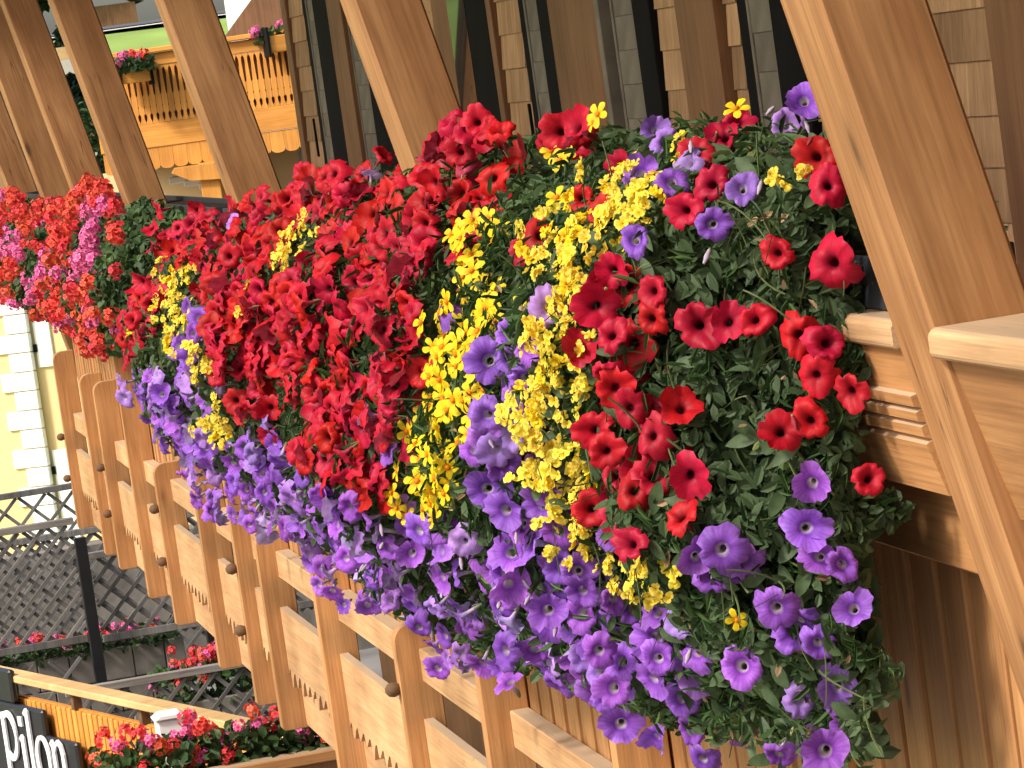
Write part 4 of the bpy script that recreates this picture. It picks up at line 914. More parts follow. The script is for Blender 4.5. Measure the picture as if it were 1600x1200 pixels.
'vio_c': '''122,406,307,39 89,390,251,35 143,485,56,32 122,400,48,32 60,519,161,35 60,517,134,40 104,493,259,43 96,387,262,36 93,377,247,38 77,503,233,36 
120,383,283,39 97,491,245,40 79,487,203,43 79,395,239,40 76,493,213,43 118,380,294,34 107,383,265,37 79,493,194,34 101,365,254,35 121,420,288,44 
118,501,294,38 119,397,292,36 121,519,280,41 109,501,271,42 87,495,243,36 91,389,242,38 88,399,266,41 81,495,203,41 77,499,184,37 127,371,276,35 
72,503,223,36 105,377,275,37 81,491,221,41 67,501,200,35 72,503,212,36 67,511,198,42 69,507,193,41 70,507,207,42 121,372,296,35 124,436,272,34 
98,440,215,42 64,364,190,35 133,479,278,35 85,401,219,37 90,483,202,43 121,424,278,43 106,417,270,35 122,485,270,35 103,485,240,39 128,453,254,43 
101,474,215,42 84,366,225,44 87,387,227,41 125,466,252,42 120,513,272,37 76,369,206,37 118,475,251,44 112,428,262,36 80,423,204,35 80,415,204,36 
102,449,214,42 90,416,234,38 127,494,277,36 85,408,220,43 118,439,248,39 115,465,230,43 90,375,234,41 95,416,250,41 111,454,222,41 80,434,200,38 
85,383,214,40 127,473,267,37 98,410,263,38 131,451,268,43 135,462,275,40 116,445,234,42 86,396,207,37 87,491,223,36 130,443,274,43 81,376,204,38 
90,424,221,44 104,428,241,37 111,472,232,37 103,515,256,36 86,388,203,37 123,447,247,42 122,458,239,42 109,436,235,38 115,411,279,34 122,501,274,36 
95,481,217,43 121,418,281,41 138,452,281,44 99,431,226,38 137,469,280,36 90,432,212,44 69,362,206,39 75,520,216,37 103,422,257,42 113,485,258,35 
93,367,238,37 108,460,217,36 83,405,205,42 130,507,279,43 73,428,191,40 85,394,228,43 129,431,281,39 84,374,219,38 131,517,280,39''',
'vio_d': '''49,521,130,36 44,525,157,36 41,527,137,41 45,525,145,36 66,583,185,39 54,521,122,43 111,567,279,40 97,563,260,42 114,557,286,40 115,526,301,34 
118,580,302,36 117,551,299,40 121,595,291,40 105,563,268,37 118,554,289,40 94,575,258,43 59,577,201,35 74,575,230,36 65,591,218,42 83,583,237,37 
72,573,204,36 54,583,198,40 75,575,218,41 62,579,217,34 57,591,205,39 98,577,246,36 119,639,279,35 91,575,236,34 69,593,226,41 62,583,208,41 
84,544,210,40 89,538,220,40 88,556,216,40 117,623,257,38 104,599,256,38 102,560,247,39 78,557,203,41 56,549,143,40 102,551,238,36 79,528,214,39 
113,606,262,37 102,539,242,44 119,520,271,34 93,530,234,43 100,627,221,42 70,601,219,37 117,631,252,40 111,636,233,34 111,657,234,40 93,656,138,34 
110,550,261,34 113,648,223,39 121,593,274,35 96,559,231,40 95,551,224,39 90,602,241,39 111,540,260,39 86,521,230,40 57,542,171,42 68,560,165,38 
119,640,257,42 127,609,273,39 106,530,255,36 117,577,274,41 85,610,229,35 110,587,268,41 71,592,174,40 101,621,237,43 124,617,267,36 73,614,203,43 
115,655,255,38 84,564,216,42 67,531,198,34 124,532,275,43 72,607,181,41 108,616,249,42 124,660,271,43 62,605,202,43 63,549,125,35 132,643,274,41 
62,551,170,43 91,616,229,35 85,628,136,37 114,647,240,34 111,640,220,35 95,521,244,39 94,567,237,39 124,633,265,40 121,543,273,43 73,542,200,38 
132,626,272,39 68,581,179,35 104,609,250,40 108,627,239,42 126,550,278,41 80,614,216,36 66,556,135,36 122,648,267,39 128,600,277,39 106,634,218,35 
51,543,156,40 131,653,275,38 97,543,230,42 135,636,276,42''',
'vio_e': '''123,668,80,32 123,819,96,33 77,675,193,42 86,673,132,40 76,683,151,35 75,675,177,43 121,827,292,34 117,746,273,35 115,743,261,38 62,689,200,36 
92,757,259,37 70,689,213,41 122,826,281,37 116,794,300,37 58,691,175,36 118,682,280,36 61,687,185,44 118,765,294,39 121,728,277,35 67,681,204,41 
80,741,219,41 61,685,175,36 84,749,236,43 69,763,208,39 118,865,292,37 58,695,199,37 74,749,217,37 118,704,280,39 118,723,293,36 105,747,256,41 
51,693,185,36 62,681,187,39 68,681,195,41 71,685,202,38 118,680,289,42 88,749,245,38 62,685,193,40 75,757,235,41 120,771,281,38 70,753,226,36 
114,796,287,38 119,869,301,42 56,773,200,39 42,703,179,35 91,739,245,38 80,735,228,36 120,872,283,40 120,733,286,36 57,693,192,43 115,880,283,37 
119,826,303,44 130,836,247,38 109,677,249,36 124,742,267,43 94,808,199,38 97,789,228,37 110,697,245,43 106,828,207,43 128,686,271,39 115,798,240,37 
112,807,221,37 107,788,245,44 94,697,229,40 74,737,188,43 123,803,246,41 127,827,242,35 85,674,201,36 75,731,213,41 73,759,187,34 91,713,226,40 
68,750,201,44 117,710,251,35 106,722,242,37 116,818,219,40 121,851,224,37 88,724,225,36 116,692,255,38 80,782,215,36 96,706,231,42 97,796,216,37 
89,771,242,43 71,742,208,37 110,669,251,35 82,775,228,43 119,754,266,43 67,767,194,35 129,818,246,35 102,680,236,34 82,799,196,42 96,734,239,38 
70,784,199,38 136,812,256,39 107,764,259,41 127,695,267,37 108,664,235,36 133,716,269,38 123,702,260,35 117,843,228,35 84,672,158,43 99,835,197,44 
104,672,233,41 68,711,209,38 68,729,192,36 68,777,185,35 97,777,247,40 115,831,222,43 143,859,174,43 105,772,256,36 129,730,268,35 126,792,258,37 
61,719,197,44 92,678,217,41 83,692,218,43 106,848,200,41 107,687,243,40 98,827,194,43 68,775,204,35 118,718,253,38 132,858,193,43 72,790,190,34 
95,815,193,36 108,734,252,41 120,773,263,37 125,811,241,40 55,712,185,41 91,666,141,36 122,823,230,35 81,682,210,36 137,827,255,41 85,790,210,41 
113,726,252,37 117,784,257,38 94,685,227,39 119,676,266,40 104,820,204,37 119,668,267,42 131,800,258,38 84,673,175,35 127,849,239,38 107,841,211,43 
105,811,208,38 102,804,211,36 84,706,221,36 115,683,258,38 77,767,229,35 70,728,174,41 76,745,187,42 139,859,220,34 75,720,212,40 136,701,273,34 
63,722,181,41 106,712,239,36 109,705,242,35 87,809,186,35 92,669,186,35 136,709,272,41 90,782,231,38 71,769,216,35 120,836,232,35 108,661,221,34 
120,736,263,40 66,758,203,41''',
'vio_end': '''125,50,148,35 121,50,162,39 124,50,172,32 130,48,175,32 132,48,190,32 111,56,188,39 122,54,201,32 97,59,167,42 90,63,169,32 107,111,205,41 
137,137,256,44 122,68,224,37 143,108,251,38 121,85,248,32 116,138,243,35 121,143,257,33 121,138,267,34 114,117,219,43 116,125,230,44 131,61,219,39 
119,53,236,42 135,64,234,42 106,73,211,42 137,86,245,36 119,61,198,44 99,68,177,41 105,62,172,43''',
'vio_top': '''114,69,63,32 126,69,53,33 182,132,38,36 147,63,27,32 143,146,39,35 126,135,48,33 118,99,50,32 95,84,66,32 130,108,45,32 154,174,35,32''',
'yel_far': '''83,679,141,13 53,535,126,16 89,673,138,15 75,679,145,16 79,679,133,13 48,531,133,13 39,531,136,15 91,679,130,12 42,527,128,12 75,679,151,16 
83,677,139,13 49,521,144,13 55,521,149,13 51,521,153,15 49,521,135,15 40,521,139,12 50,521,157,15 69,569,198,14 70,569,194,14 44,521,184,13 
53,521,179,15 61,523,173,13 66,565,199,16 61,569,192,16 69,557,182,14 95,665,173,14 76,564,145,14 105,661,196,16 85,672,143,16 62,554,151,16 
72,558,194,15 67,559,152,16 87,608,151,14 76,603,169,15 78,586,165,13 86,616,163,15 76,568,157,15 76,597,168,16 85,603,154,15 79,576,160,14 
88,621,213,15 86,622,195,13 100,666,206,14 68,547,188,13 70,563,190,15 95,663,163,13 73,549,196,13 96,667,195,14 80,675,152,14 96,627,191,14 
67,542,189,16 94,627,203,13 88,620,153,15 102,657,165,13 74,563,202,13 92,625,161,13 87,614,151,12 101,671,223,13 80,592,162,12 51,544,134,12 
68,537,195,15 83,611,162,13 97,670,211,14 87,597,152,14 85,620,186,16 90,668,159,13 67,552,181,14 82,614,171,15 97,660,156,13 90,621,169,14 
93,630,153,15 56,543,123,14''',
'yel_last': '''70,771,153,18 83,687,128,13 75,681,147,16 101,693,110,13 87,697,110,14 83,703,114,15 86,697,124,14 80,681,129,14 75,697,126,13 93,687,118,15 
87,691,123,14 81,687,136,15 89,701,120,15 94,691,113,12 97,703,109,14 74,683,140,13 77,687,121,14 93,705,112,13 84,683,137,15 83,697,115,13 
76,685,131,14 70,691,130,13 85,691,119,12 84,713,103,15 86,681,124,13 78,709,109,13 84,703,123,14 68,689,137,14 88,695,114,12 99,699,109,14 
128,855,149,15 115,837,143,13 124,838,120,13 110,835,157,15 136,857,137,14 122,850,147,15 141,858,127,13 116,848,161,15 102,760,114,15 122,852,160,14 
147,859,243,16 123,842,129,13 124,855,173,13 118,828,120,13 119,835,131,12 144,860,199,13 132,853,121,14 140,859,184,14 129,853,133,14 138,847,251,13 
120,842,139,13 141,855,248,15 102,754,109,16 126,847,127,14 115,841,151,14 113,843,162,14 103,769,114,14 131,857,161,15 98,747,110,15 150,860,231,13 
113,832,139,13 122,833,117,14 116,830,129,13 124,849,137,15''',
'yel_mid': '''75,500,120,18 85,500,104,18 53,515,140,13 61,517,145,14 59,519,151,15 50,517,138,13 61,519,155,12 61,515,155,12 57,515,149,15 63,511,141,14 
56,519,146,15 65,513,145,15 58,517,169,15 68,515,172,12 63,519,191,13 62,515,182,13 58,515,178,14 57,519,196,15 62,517,187,13 59,519,174,15 
97,455,80,15 91,463,88,14 94,467,99,13 93,459,84,15 103,455,76,14 100,455,88,14 102,449,70,15 93,459,93,13 93,459,79,16 104,457,69,14 108,449,80,15 
90,469,92,15 96,457,75,12 95,475,99,13''',
'yel_near': '''68,101,75,14 95,165,67,13 73,113,69,16 67,99,117,15 65,127,122,12 75,133,147,14 69,129,131,14 75,127,138,13 69,137,152,15 81,95,126,13 71,93,105,14 
77,133,141,16 75,91,114,14 76,95,114,15 65,107,124,15 69,97,104,14 67,103,111,15 80,93,100,13 70,95,108,13 76,95,120,15 68,95,103,15 80,91,102,13 
75,121,128,14 68,109,119,13 80,119,137,12 72,91,93,12 72,97,112,12 65,131,126,16 79,129,143,15 79,93,111,16 63,101,115,14 77,101,132,13 72,119,129,15 
63,109,113,14 78,93,116,15 87,121,143,16 72,97,99,15 72,133,136,16 78,125,141,15 74,89,104,15 64,95,93,16 72,129,136,15 72,99,124,12 76,131,150,16 
64,103,114,13 66,99,109,12 66,111,129,14 79,127,146,16 82,111,138,12 67,107,121,13 75,137,147,14 78,133,152,16 86,131,154,14 71,133,131,12 
67,95,97,13 78,101,129,13 73,135,140,15 73,93,95,14 57,99,119,14 71,101,108,13 64,121,132,14 77,89,98,14 68,111,118,13 63,93,98,14 63,119,123,15 
81,91,112,13 61,97,99,15 80,133,144,14 87,127,149,15 81,97,129,16 79,93,92,13 66,97,91,14 84,89,93,15 74,95,92,13 86,125,154,12 92,127,170,13 
81,135,170,14 77,131,157,15 90,131,168,14 84,135,159,13 86,135,175,16 85,129,161,13 88,121,149,13 80,135,164,14 90,127,167,12 91,137,181,13 
85,125,160,16 76,135,155,14 74,107,138,13 96,133,182,13 86,131,174,15 90,135,179,15 79,131,164,15 80,109,143,13 87,131,165,15 76,135,179,14 
71,127,151,14 92,123,156,13 88,129,156,14 82,135,184,13 74,135,167,15 85,129,170,14 80,135,162,15 76,77,181,15 82,81,175,13 99,127,197,13 
92,129,187,16 89,75,176,15 84,76,184,15 96,129,193,13 77,73,172,15 103,109,189,16 98,106,182,15 95,98,187,15 101,121,185,16 90,98,177,15 
101,103,191,15 85,94,175,13 105,115,193,15 91,92,186,15 104,120,194,14''',
'yel_top': '''133,60,52,13 130,143,46,15 140,128,41,15 138,54,49,12 118,135,49,12 113,107,53,16 82,97,52,15 83,99,65,13 81,103,67,15 80,99,71,14 91,95,74,15 
79,109,54,14 79,107,77,14 103,91,57,16 114,99,55,13 90,105,59,15 76,109,68,13 106,135,46,14 101,99,57,15 78,101,76,16 95,95,58,12 86,103,62,14 
95,95,69,13 81,113,62,13 102,109,57,14 76,97,83,16 97,93,68,15 99,87,61,16 78,95,76,14 100,86,54,14 128,155,53,15 92,97,65,13 98,91,62,14 
100,99,51,13 118,129,46,13 117,107,50,13 100,105,61,13 79,103,69,13 95,93,55,13 81,99,81,13 78,95,71,14 104,109,49,12 114,117,46,15 83,115,66,12 
82,103,74,15 78,95,81,13 102,111,51,14 90,107,66,14 87,97,71,12 79,93,76,13 85,95,67,14 83,99,77,13 108,99,54,14 104,90,51,15 92,93,60,15 81,91,88,15 
73,97,86,15 72,99,89,15 72,101,83,13 80,93,85,16 86,91,83,13 73,95,85,14 80,91,84,15 97,136,68,15 104,144,66,14 91,130,69,15 105,149,69,14 
93,141,78,13 96,149,79,15 106,156,69,14 100,156,78,14''',
}
# ------------------------------------------------------------------ the hanging flower mound: shape of the plants' surface
def ip(x, a, b): return float(np.interp(x, a, b))
def ztop(Y): return ip(Y, [5.4, 6.2, 7, 8.5, 10, 12.5, 14], [-.20, -.20, -.17, -.20, -.28, -.43, -.48])
def zbot(Y): return ip(Y, [5.4, 6, 6.5, 7.2, 8.1, 9, 10, 12, 13.5], [-1.2, -1.25, -1.3, -1.38, -1.42, -1.48, -1.46, -1.42, -1.30])
def bump(Y, z): return .20 * math.sin(Y * 3.3 + z * 1.7) + .16 * math.sin(Y * 7.1 - z * 4 + 1) + .10 * math.sin(z * 9 + Y * 5)
MU, MS = [0, .1, .4, .7, .9, 1.0], [.15, .5, 1.0, .95, .62, .1]
def mound_x(Y, z):
    zt, zb = ztop(Y), zbot(Y); B = ip((z - zb) / (zt - zb), MU, MS) * .40; e = 1.0
    if Y < 5.88: e = math.sqrt(max(0, 1 - ((5.88 - Y) / .38) ** 2))
    if Y > 13.2: e = min(e, math.sqrt(max(0, 1 - ((Y - 13.2) / .4) ** 2)))
    return 1.78 - B * e * (1 + bump(Y, z))
def mound_n(p):
    v = Vector(((p[0] - 1.82) / .36, -max(0, 5.95 - p[1]) / .3, (p[2] + .8) / .75)); return v.normalized()

# ------------------------------------------------------------------ flower meshes (unit radius, opening along +Z)
def petunia_mesh(name, mat, tube_mat, seed, openness=1.0, fold=0.0):
    r = random.Random(seed); n = 30
    prof = [(.07, -1.25, .0), (.10, -.85, .14), (.13, -.45, .30), (.18, -.16, .42), (.36, .03, .58), (.68, .10 * openness, .78), (.90, .08 * openness, .93), (1.0, .0, 1.0)]
    ph = r.uniform(0, 6.28); lob = [r.uniform(.84, 1.12) for _ in range(5)]; tip = [r.uniform(-.12, .10) for _ in range(5)]
    V, F, R, A, MI = [], [], [], [], []
    for k, (rr, z, t) in enumerate(prof):
        for i in range(n):
            a = i * math.tau / n
            l = a * 5 / math.tau; li = int(l + .5) % 5; dl = (l + .5) % 1 - .5
            w = max(0, t - .5) * 2
            edge = 1.06 - w * .20 * abs(2 * dl) ** 5
            rad = rr * (edge * (1 + (lob[li] - 1) * w))
            zz = z + w * w * (.085 * math.sin(a * 11 + ph) + .06 * math.sin(a * 7 + ph * 2) + tip[li] * 1.6 * math.cos(dl * math.pi)) - w * .06 * math.cos(dl * math.tau)
            if k == len(prof) - 1: rad *= 1 + .035 * math.sin(a * 17 + ph)
            x_, y_ = rad * math.cos(a), rad * math.sin(a)
            zz += w * (fold * (x_ * math.cos(ph) + y_ * math.sin(ph)) ** 2 + .25 * fold * (y_ * math.cos(ph) - x_ * math.sin(ph)))
            V.append((x_, y_, zz)); R.append(t); A.append(a)
    for k in range(len(prof) - 1):
        for i in range(n):
            F.append((k * n + i, k * n + (i + 1) % n, (k + 1) * n + (i + 1) % n, (k + 1) * n + i)[::-1]); MI.append(0 if k > 1 else 1)
    # calyx: five narrow sepals at the foot of the tube
    for q in range(5):
        a = q * math.tau / 5; b = len(V); c, s = math.cos(a), math.sin(a)
        V += [(.06 * c - .05 * s, .06 * s + .05 * c, -1.27), (.06 * c + .05 * s, .06 * s - .05 * c, -1.27), (.24 * c + .05 * s, .24 * s - .05 * c, -.80), (.24 * c - .05 * s, .24 * s + .05 * c, -.80)]
        F.append((b, b + 1, b + 2, b + 3)); MI.append(2); R += [0] * 4; A += [0] * 4
    return pydata('_' + name, V, F, [mat, tube_mat, calyx_m], None, [('rad', 'POINT', R), ('ang', 'POINT', A)], MI, True)

def star_mesh(name, mat, seed, petals=6, wide=.36, centre=True):
    r = random.Random(seed); V, F, R = [], [], []
    for q in range(petals):
        a = q * math.tau / petals + r.uniform(-.08, .08); L_ = r.uniform(.88, 1.08); c, s = math.cos(a), math.sin(a); up = r.uniform(-.15, .25); b = len(V)
        for d, w, z, t in ((.10, .10, 0, 0), (.45, wide * .85, .10 + up * .2, .45), (.80, wide, .12 + up * .7, .85), (1.0, wide * .4, .05 + up, 1)):
            for sg in (-1, 1): V.append((c * d * L_ - s * w * sg, s * d * L_ + c * w * sg, z - .03)); R.append(t)
        for k in range(3): F.append((b + 2 * k, b + 2 * k + 1, b + 2 * k + 3, b + 2 * k + 2))
    if centre:
        b = len(V)
        for k, (rr, z) in enumerate(((.22, .02), (.20, .12), (.08, .18))):
            for i in range(8): V.append((rr * math.cos(i * math.tau / 8), rr * math.sin(i * math.tau / 8), z)); R.append(0)
        for k in range(2):
            for i in range(8): F.append((b + k * 8 + i, b + k * 8 + (i + 1) % 8, b + k * 8 + 8 + (i + 1) % 8, b + k * 8 + 8 + i))
        F.append([b + 16 + i for i in range(8)])
    return pydata('_' + name, V, F, [mat], None, [('rad', 'POINT', R)], None, True)

def lip_mesh(name, mat, seed):
    """a little cluster of two lipped blossoms with rounded lobes"""
    r = random.Random(seed); V, F, R = [], [], []
    for m in range(5):
        c0 = Vector((r.uniform(-1, 1), r.uniform(-1.2, 1.2), r.uniform(-.5, .5))); rot = Euler((r.uniform(-.6, .6), r.uniform(-.6, .6), r.uniform(-.5, .5))).to_matrix(); k0 = r.uniform(.6, .85)
        for q, (a, L_, w) in enumerate(((90, .9, .42), (30, .8, .38), (150, .8, .38), (-60, 1.1, .50), (-120, 1.1, .50))):
            a = math.radians(a + r.uniform(-8, 8)); c, s = math.cos(a), math.sin(a); b = len(V); z1 = r.uniform(.0, .45)
            for d, ww, z, t in ((.08, .12, -.2, 0), (.45, w * .9, .05, .5), (.85, w, z1, .9), (1.02, w * .55, z1 - .1, 1)):
                for sg in (-1, 1): V.append(tuple(c0 + rot @ Vector((c * d * L_ - s * ww * sg, s * d * L_ + c * ww * sg, z)) * k0)); R.append(t)
            for k in range(3): F.append((b + 2 * k, b + 2 * k + 1, b + 2 * k + 3, b + 2 * k + 2))
    return pydata('_' + name, V, F, [mat], None, [('rad', 'POINT', R)], None, True)

def head_mesh(name, mat, seed, n=13):
    """rounded geranium head of small five petalled blossoms"""
    r = random.Random(seed); V, F, R = [], [], []
    for k in range(n):
        z = 1 - 1.35 * (k + .5) / n; a = k * 2.4 + r.uniform(-.3, .3); q = math.sqrt(max(0, 1 - z * z))
        d = Vector((q * math.cos(a), q * math.sin(a), z)).normalized(); c = d * r.uniform(.5, 1.15)
        u = d.orthogonal().normalized(); v = d.cross(u); s = r.uniform(.34, .46); t0 = r.uniform(0, 6)
        for p in range(5):
            aa = t0 + p * math.tau / 5; e = u * math.cos(aa) + v * math.sin(aa); f = u * -math.sin(aa) + v * math.cos(aa); b = len(V)
            for dd, w, h, t in ((.05, .05, -.05, 0), (.6, .42, .04, .6), (1.0, .22, .0, 1)):
                for sg in (-1, 1): V.append(tuple(c + (e * dd + f * w * sg + d * h) * s)); R.append(t)
            F += [(b, b + 1, b + 3, b + 2), (b + 2, b + 3, b + 5, b + 4)]
    return pydata('_' + name, V, F, [mat], None, [('rad', 'POINT', R)], None, True)

def bud_mesh(name, mat):
    V, F, MI = [], [], []; n = 8
    prof = [(.10, 0), (.20, .25), (.24, .6), (.34, 1.1), (.20, 1.7), (.12, 2.1)]
    for k, (r_, z) in enumerate(prof):
        for i in range(n):
            a = i * math.tau / n + z * .5; V.append((r_ * (1 + .25 * (i % 2)) * math.cos(a), r_ * (1 + .25 * (i % 2)) * math.sin(a), z))
    for k in range(len(prof) - 1):
        for i in range(n): F.append((k * n + i, k * n + (i + 1) % n, (k + 1) * n + (i + 1) % n, (k + 1) * n + i)); MI.append(1 if k < 1 else 0)
    return pydata('_' + name, V, F, [mat, calyx_m], None, None, MI, True)

def big_leaf_mesh(name, seed):
    r = random.Random(seed); V, F, R = [], [], []; n = 6; tw = r.uniform(-.25, .25); bend = r.uniform(.1, .45); base = r.random()
    for k in range(n + 1):
        t = k / n; w = .46 * math.sin(math.pi * min(1, t * .94 + .05)) ** .8 * (1 - .25 * t); x = -1 + 2 * t; z = -bend * (t ** 2) + .02
        for q in (-1, 0, 1): V.append((x, q * w + tw * t * t * .5, z + (.13 * abs(q) * math.sin(math.pi * t)))); R.append(base * .85 + .1 + (.12 if q == 0 else 0))
    for k in range(n):
        for q in range(2): a = k * 3 + q; F.append((a, a + 1, a + 4, a + 3))
    return pydata('_' + name, V, F, [leaf_m], None, [('rnd', 'POINT', R)], None, True)

red_tube = plain('dark_red_flower_tube', (.22, .02, .03), .6, .2, .15, 40)
RED = [petunia_mesh('red_petunia', red_petal, red_tube, s, o, f) for s, o, f in ((1, 1.0, 0), (2, 1.6, -.35), (3, .4, .45), (4, 2.4, 0), (5, 1.2, -.6), (21, .6, .7), (22, 2.9, -.25), (23, 1.4, .25))]
VIO = [petunia_mesh('violet_petunia', violet_petal, tube_v, s, o, f) for s, o, f in ((6, 1.0, 0), (7, 1.6, -.35), (8, .5, .45), (9, 2.4, 0), (10, 1.3, -.6), (24, .6, .7), (25, 2.9, -.25), (26, 1.4, .25))]
STAR = [star_mesh('yellow_star', star_petal, s, 5, .30) for s in (1, 2, 3)]
LIP = [lip_mesh('yellow_lip', cream_petal, s) for s in (1, 2, 3, 5)] + [lip_mesh('gold_lip', star_petal, 4)]
CORAL = [head_mesh('coral_head', coral_petal, s) for s in (1, 2, 3)]
PINK = [head_mesh('pink_head', pink_petal, s) for s in (4, 5)]
BUD_V, BUD_R = bud_mesh('violet_bud', tube_v), bud_mesh('red_bud', red_tube)
LEAVES = [big_leaf_mesh('leaf', s) for s in range(6)]

def place(name, me, p, facing, size, parent, rs=rnd):
    q = facing.to_track_quat('Z', 'Y') @ Euler((0, 0, rs.uniform(0, math.tau))).to_quaternion()
    o = bpy.data.objects.new(name, me); COL.objects.link(o); o.parent = parent
    o.rotation_mode = 'QUATERNION'; o.rotation_quaternion = q
    o.location = Vector(p) - parent.location; o.scale = (size, size, size)
    return o
def rvec(k): return Vector((rnd.gauss(0, k), rnd.gauss(0, k), rnd.gauss(0, k)))

# key: (name, category, label, mesh list, part name)
PLANTS = {
 'red_end': ('petunia_plant', 'red petunias with open dark-throated blooms over green leaves at the near right end', RED),
 'red_a': ('petunia_plant', 'red petunias left of the bright yellow star flowers, reaching up to the second post', RED),
 'red_b': ('petunia_plant', 'thick curtain of red petunias in the middle, just left of the yellow star flowers', RED),
 'red_c': ('petunia_plant', 'red petunias in the left half of the red curtain, above pale violet blooms', RED),
 'red_d': ('petunia_plant', 'red petunias at the left edge of the red curtain, next to thin yellow strands', RED),
 'red_e': ('petunia_plant', 'farthest dark red petunias, next to the green gap before the coral geraniums', RED),
 'vio_top': ('petunia_plant', 'few large violet petunias at the top of the mound left of the nearest post', VIO),
 'vio_end': ('petunia_plant', 'large violet petunias hanging at the lower right end over dark leaves', VIO),
 'vio_a': ('petunia_plant', 'dense violet petunias under and left of the long soft yellow strand', VIO),
 'vio_b': ('petunia_plant', 'violet petunias below the bright yellow star flowers, hanging over the railing band', VIO),
 'vio_c': ('petunia_plant', 'pale lilac and violet petunias under the middle of the red curtain', VIO),
 'vio_d': ('petunia_plant', 'violet petunias hanging under the far left end of the red curtain', VIO),
 'vio_e': ('petunia_plant', 'farthest violet petunias, lowest left tip of the mound over the balcony fins', VIO),
 'star_end': ('bidens_plant', 'scattered bright yellow star flowers on thin stems, topmost near the right end', STAR),
 'star_mid': ('bidens_plant', 'hanging strand of bright yellow star flowers beside the red curtain', STAR),
 'yel_near': ('nemesia_plant', 'thick hanging strand of tiny soft yellow blooms left of the near red petunias', LIP),
 'yel_top': ('nemesia_plant', 'cascade of tiny soft yellow blooms at the top, under the few violet petunias', LIP),
 'yel_mid': ('nemesia_plant', 'short strand of tiny pale yellow blooms within the top of the red curtain', LIP),
 'yel_far': ('nemesia_plant', 'thin strand of tiny yellow blooms at the left edge of the red curtain', LIP),
 'yel_last': ('nemesia_plant', 'farthest strand of tiny yellow blooms among the dark red petunias', LIP),
 'coral_a': ('geranium_plant', 'coral red geraniums nearest the green gap beside the dark red petunias', CORAL),
 'coral_b': ('geranium_plant', 'coral red geraniums in the middle of the far geranium basket', CORAL),
 'coral_c': ('geranium_plant', 'coral red geraniums in the left part of the far geranium basket', CORAL),
 'coral_d': ('geranium_plant', 'farthest coral red geraniums, cut by the picture edge', CORAL),
 'pink_a': ('geranium_plant', 'tall cluster of pink geraniums beside the green gap', PINK),
 'pink_b': ('geranium_plant', 'pink geranium strands among the middle coral geraniums', PINK),
 'pink_c': ('geranium_plant', 'pink geranium strand running down the left coral geraniums', PINK),
 'pink_d': ('geranium_plant', 'farthest pink geraniums at the picture edge', PINK),
}
CATS = {'petunia_plant': 'petunia', 'bidens_plant': 'bidens', 'nemesia_plant': 'nemesia', 'geranium_plant': 'geranium'}
GROUPS = {'petunia_plant': 'petunias in the long flower boxes', 'bidens_plant': 'yellow star flowers in the flower boxes', 'nemesia_plant': 'small yellow flowers in the flower boxes', 'geranium_plant': 'geraniums in the far flower box'}
roots = {}; ALLP, ALLK = [], []
keys = list(PLANTS)
for ki, key in enumerate(keys):
    nm, lab, meshes = PLANTS[key]
    w = list(map(int, FLOWERS[key].replace(","," ").split())); pts = [(1.0 + w[i] * .005, 5 + w[i + 1] * .01, -w[i + 2] * .005, w[i + 3] * .001) for i in range(0, len(w), 4)]
    my = sum(p[1] for p in pts) / len(pts)
    root = thing(nm, lab, CATS[nm], (1.86, my, -.345), GROUPS[nm]); roots[key] = (root, pts)
    part = {'geranium_plant': 'flower_head', 'nemesia_plant': 'flower_cluster'}.get(nm, 'flower')
    for i, (X, Y, Z, R) in enumerate(pts):
        n = mound_n((X, Y, Z))
        if nm == 'petunia_plant':
            f = n * .9 + Vector((-.42, -.36, .12)) + rvec(.52)
            if Y < 7.2: f = n * .4 + Vector((-.28, -.85, .06)) + rvec(.30)
        elif nm == 'geranium_plant': f = n + Vector((-.2, -.3, .3)) + rvec(.4)
        else: f = n * .7 + Vector((-.40, -.55, .30)) + rvec(.42)
        o = place(part, meshes[rnd.randrange(len(meshes))], (X, Y, Z), f.normalized(), R, root)
        sq = rnd.uniform(.82, 1.0); o.scale = (R, R * sq, R * rnd.uniform(.8, 1.3))
        if nm == 'nemesia_plant': o.scale = (R, R, R); o.location += n * .014
        ALLP.append((X, Y, Z)); ALLK.append(ki)

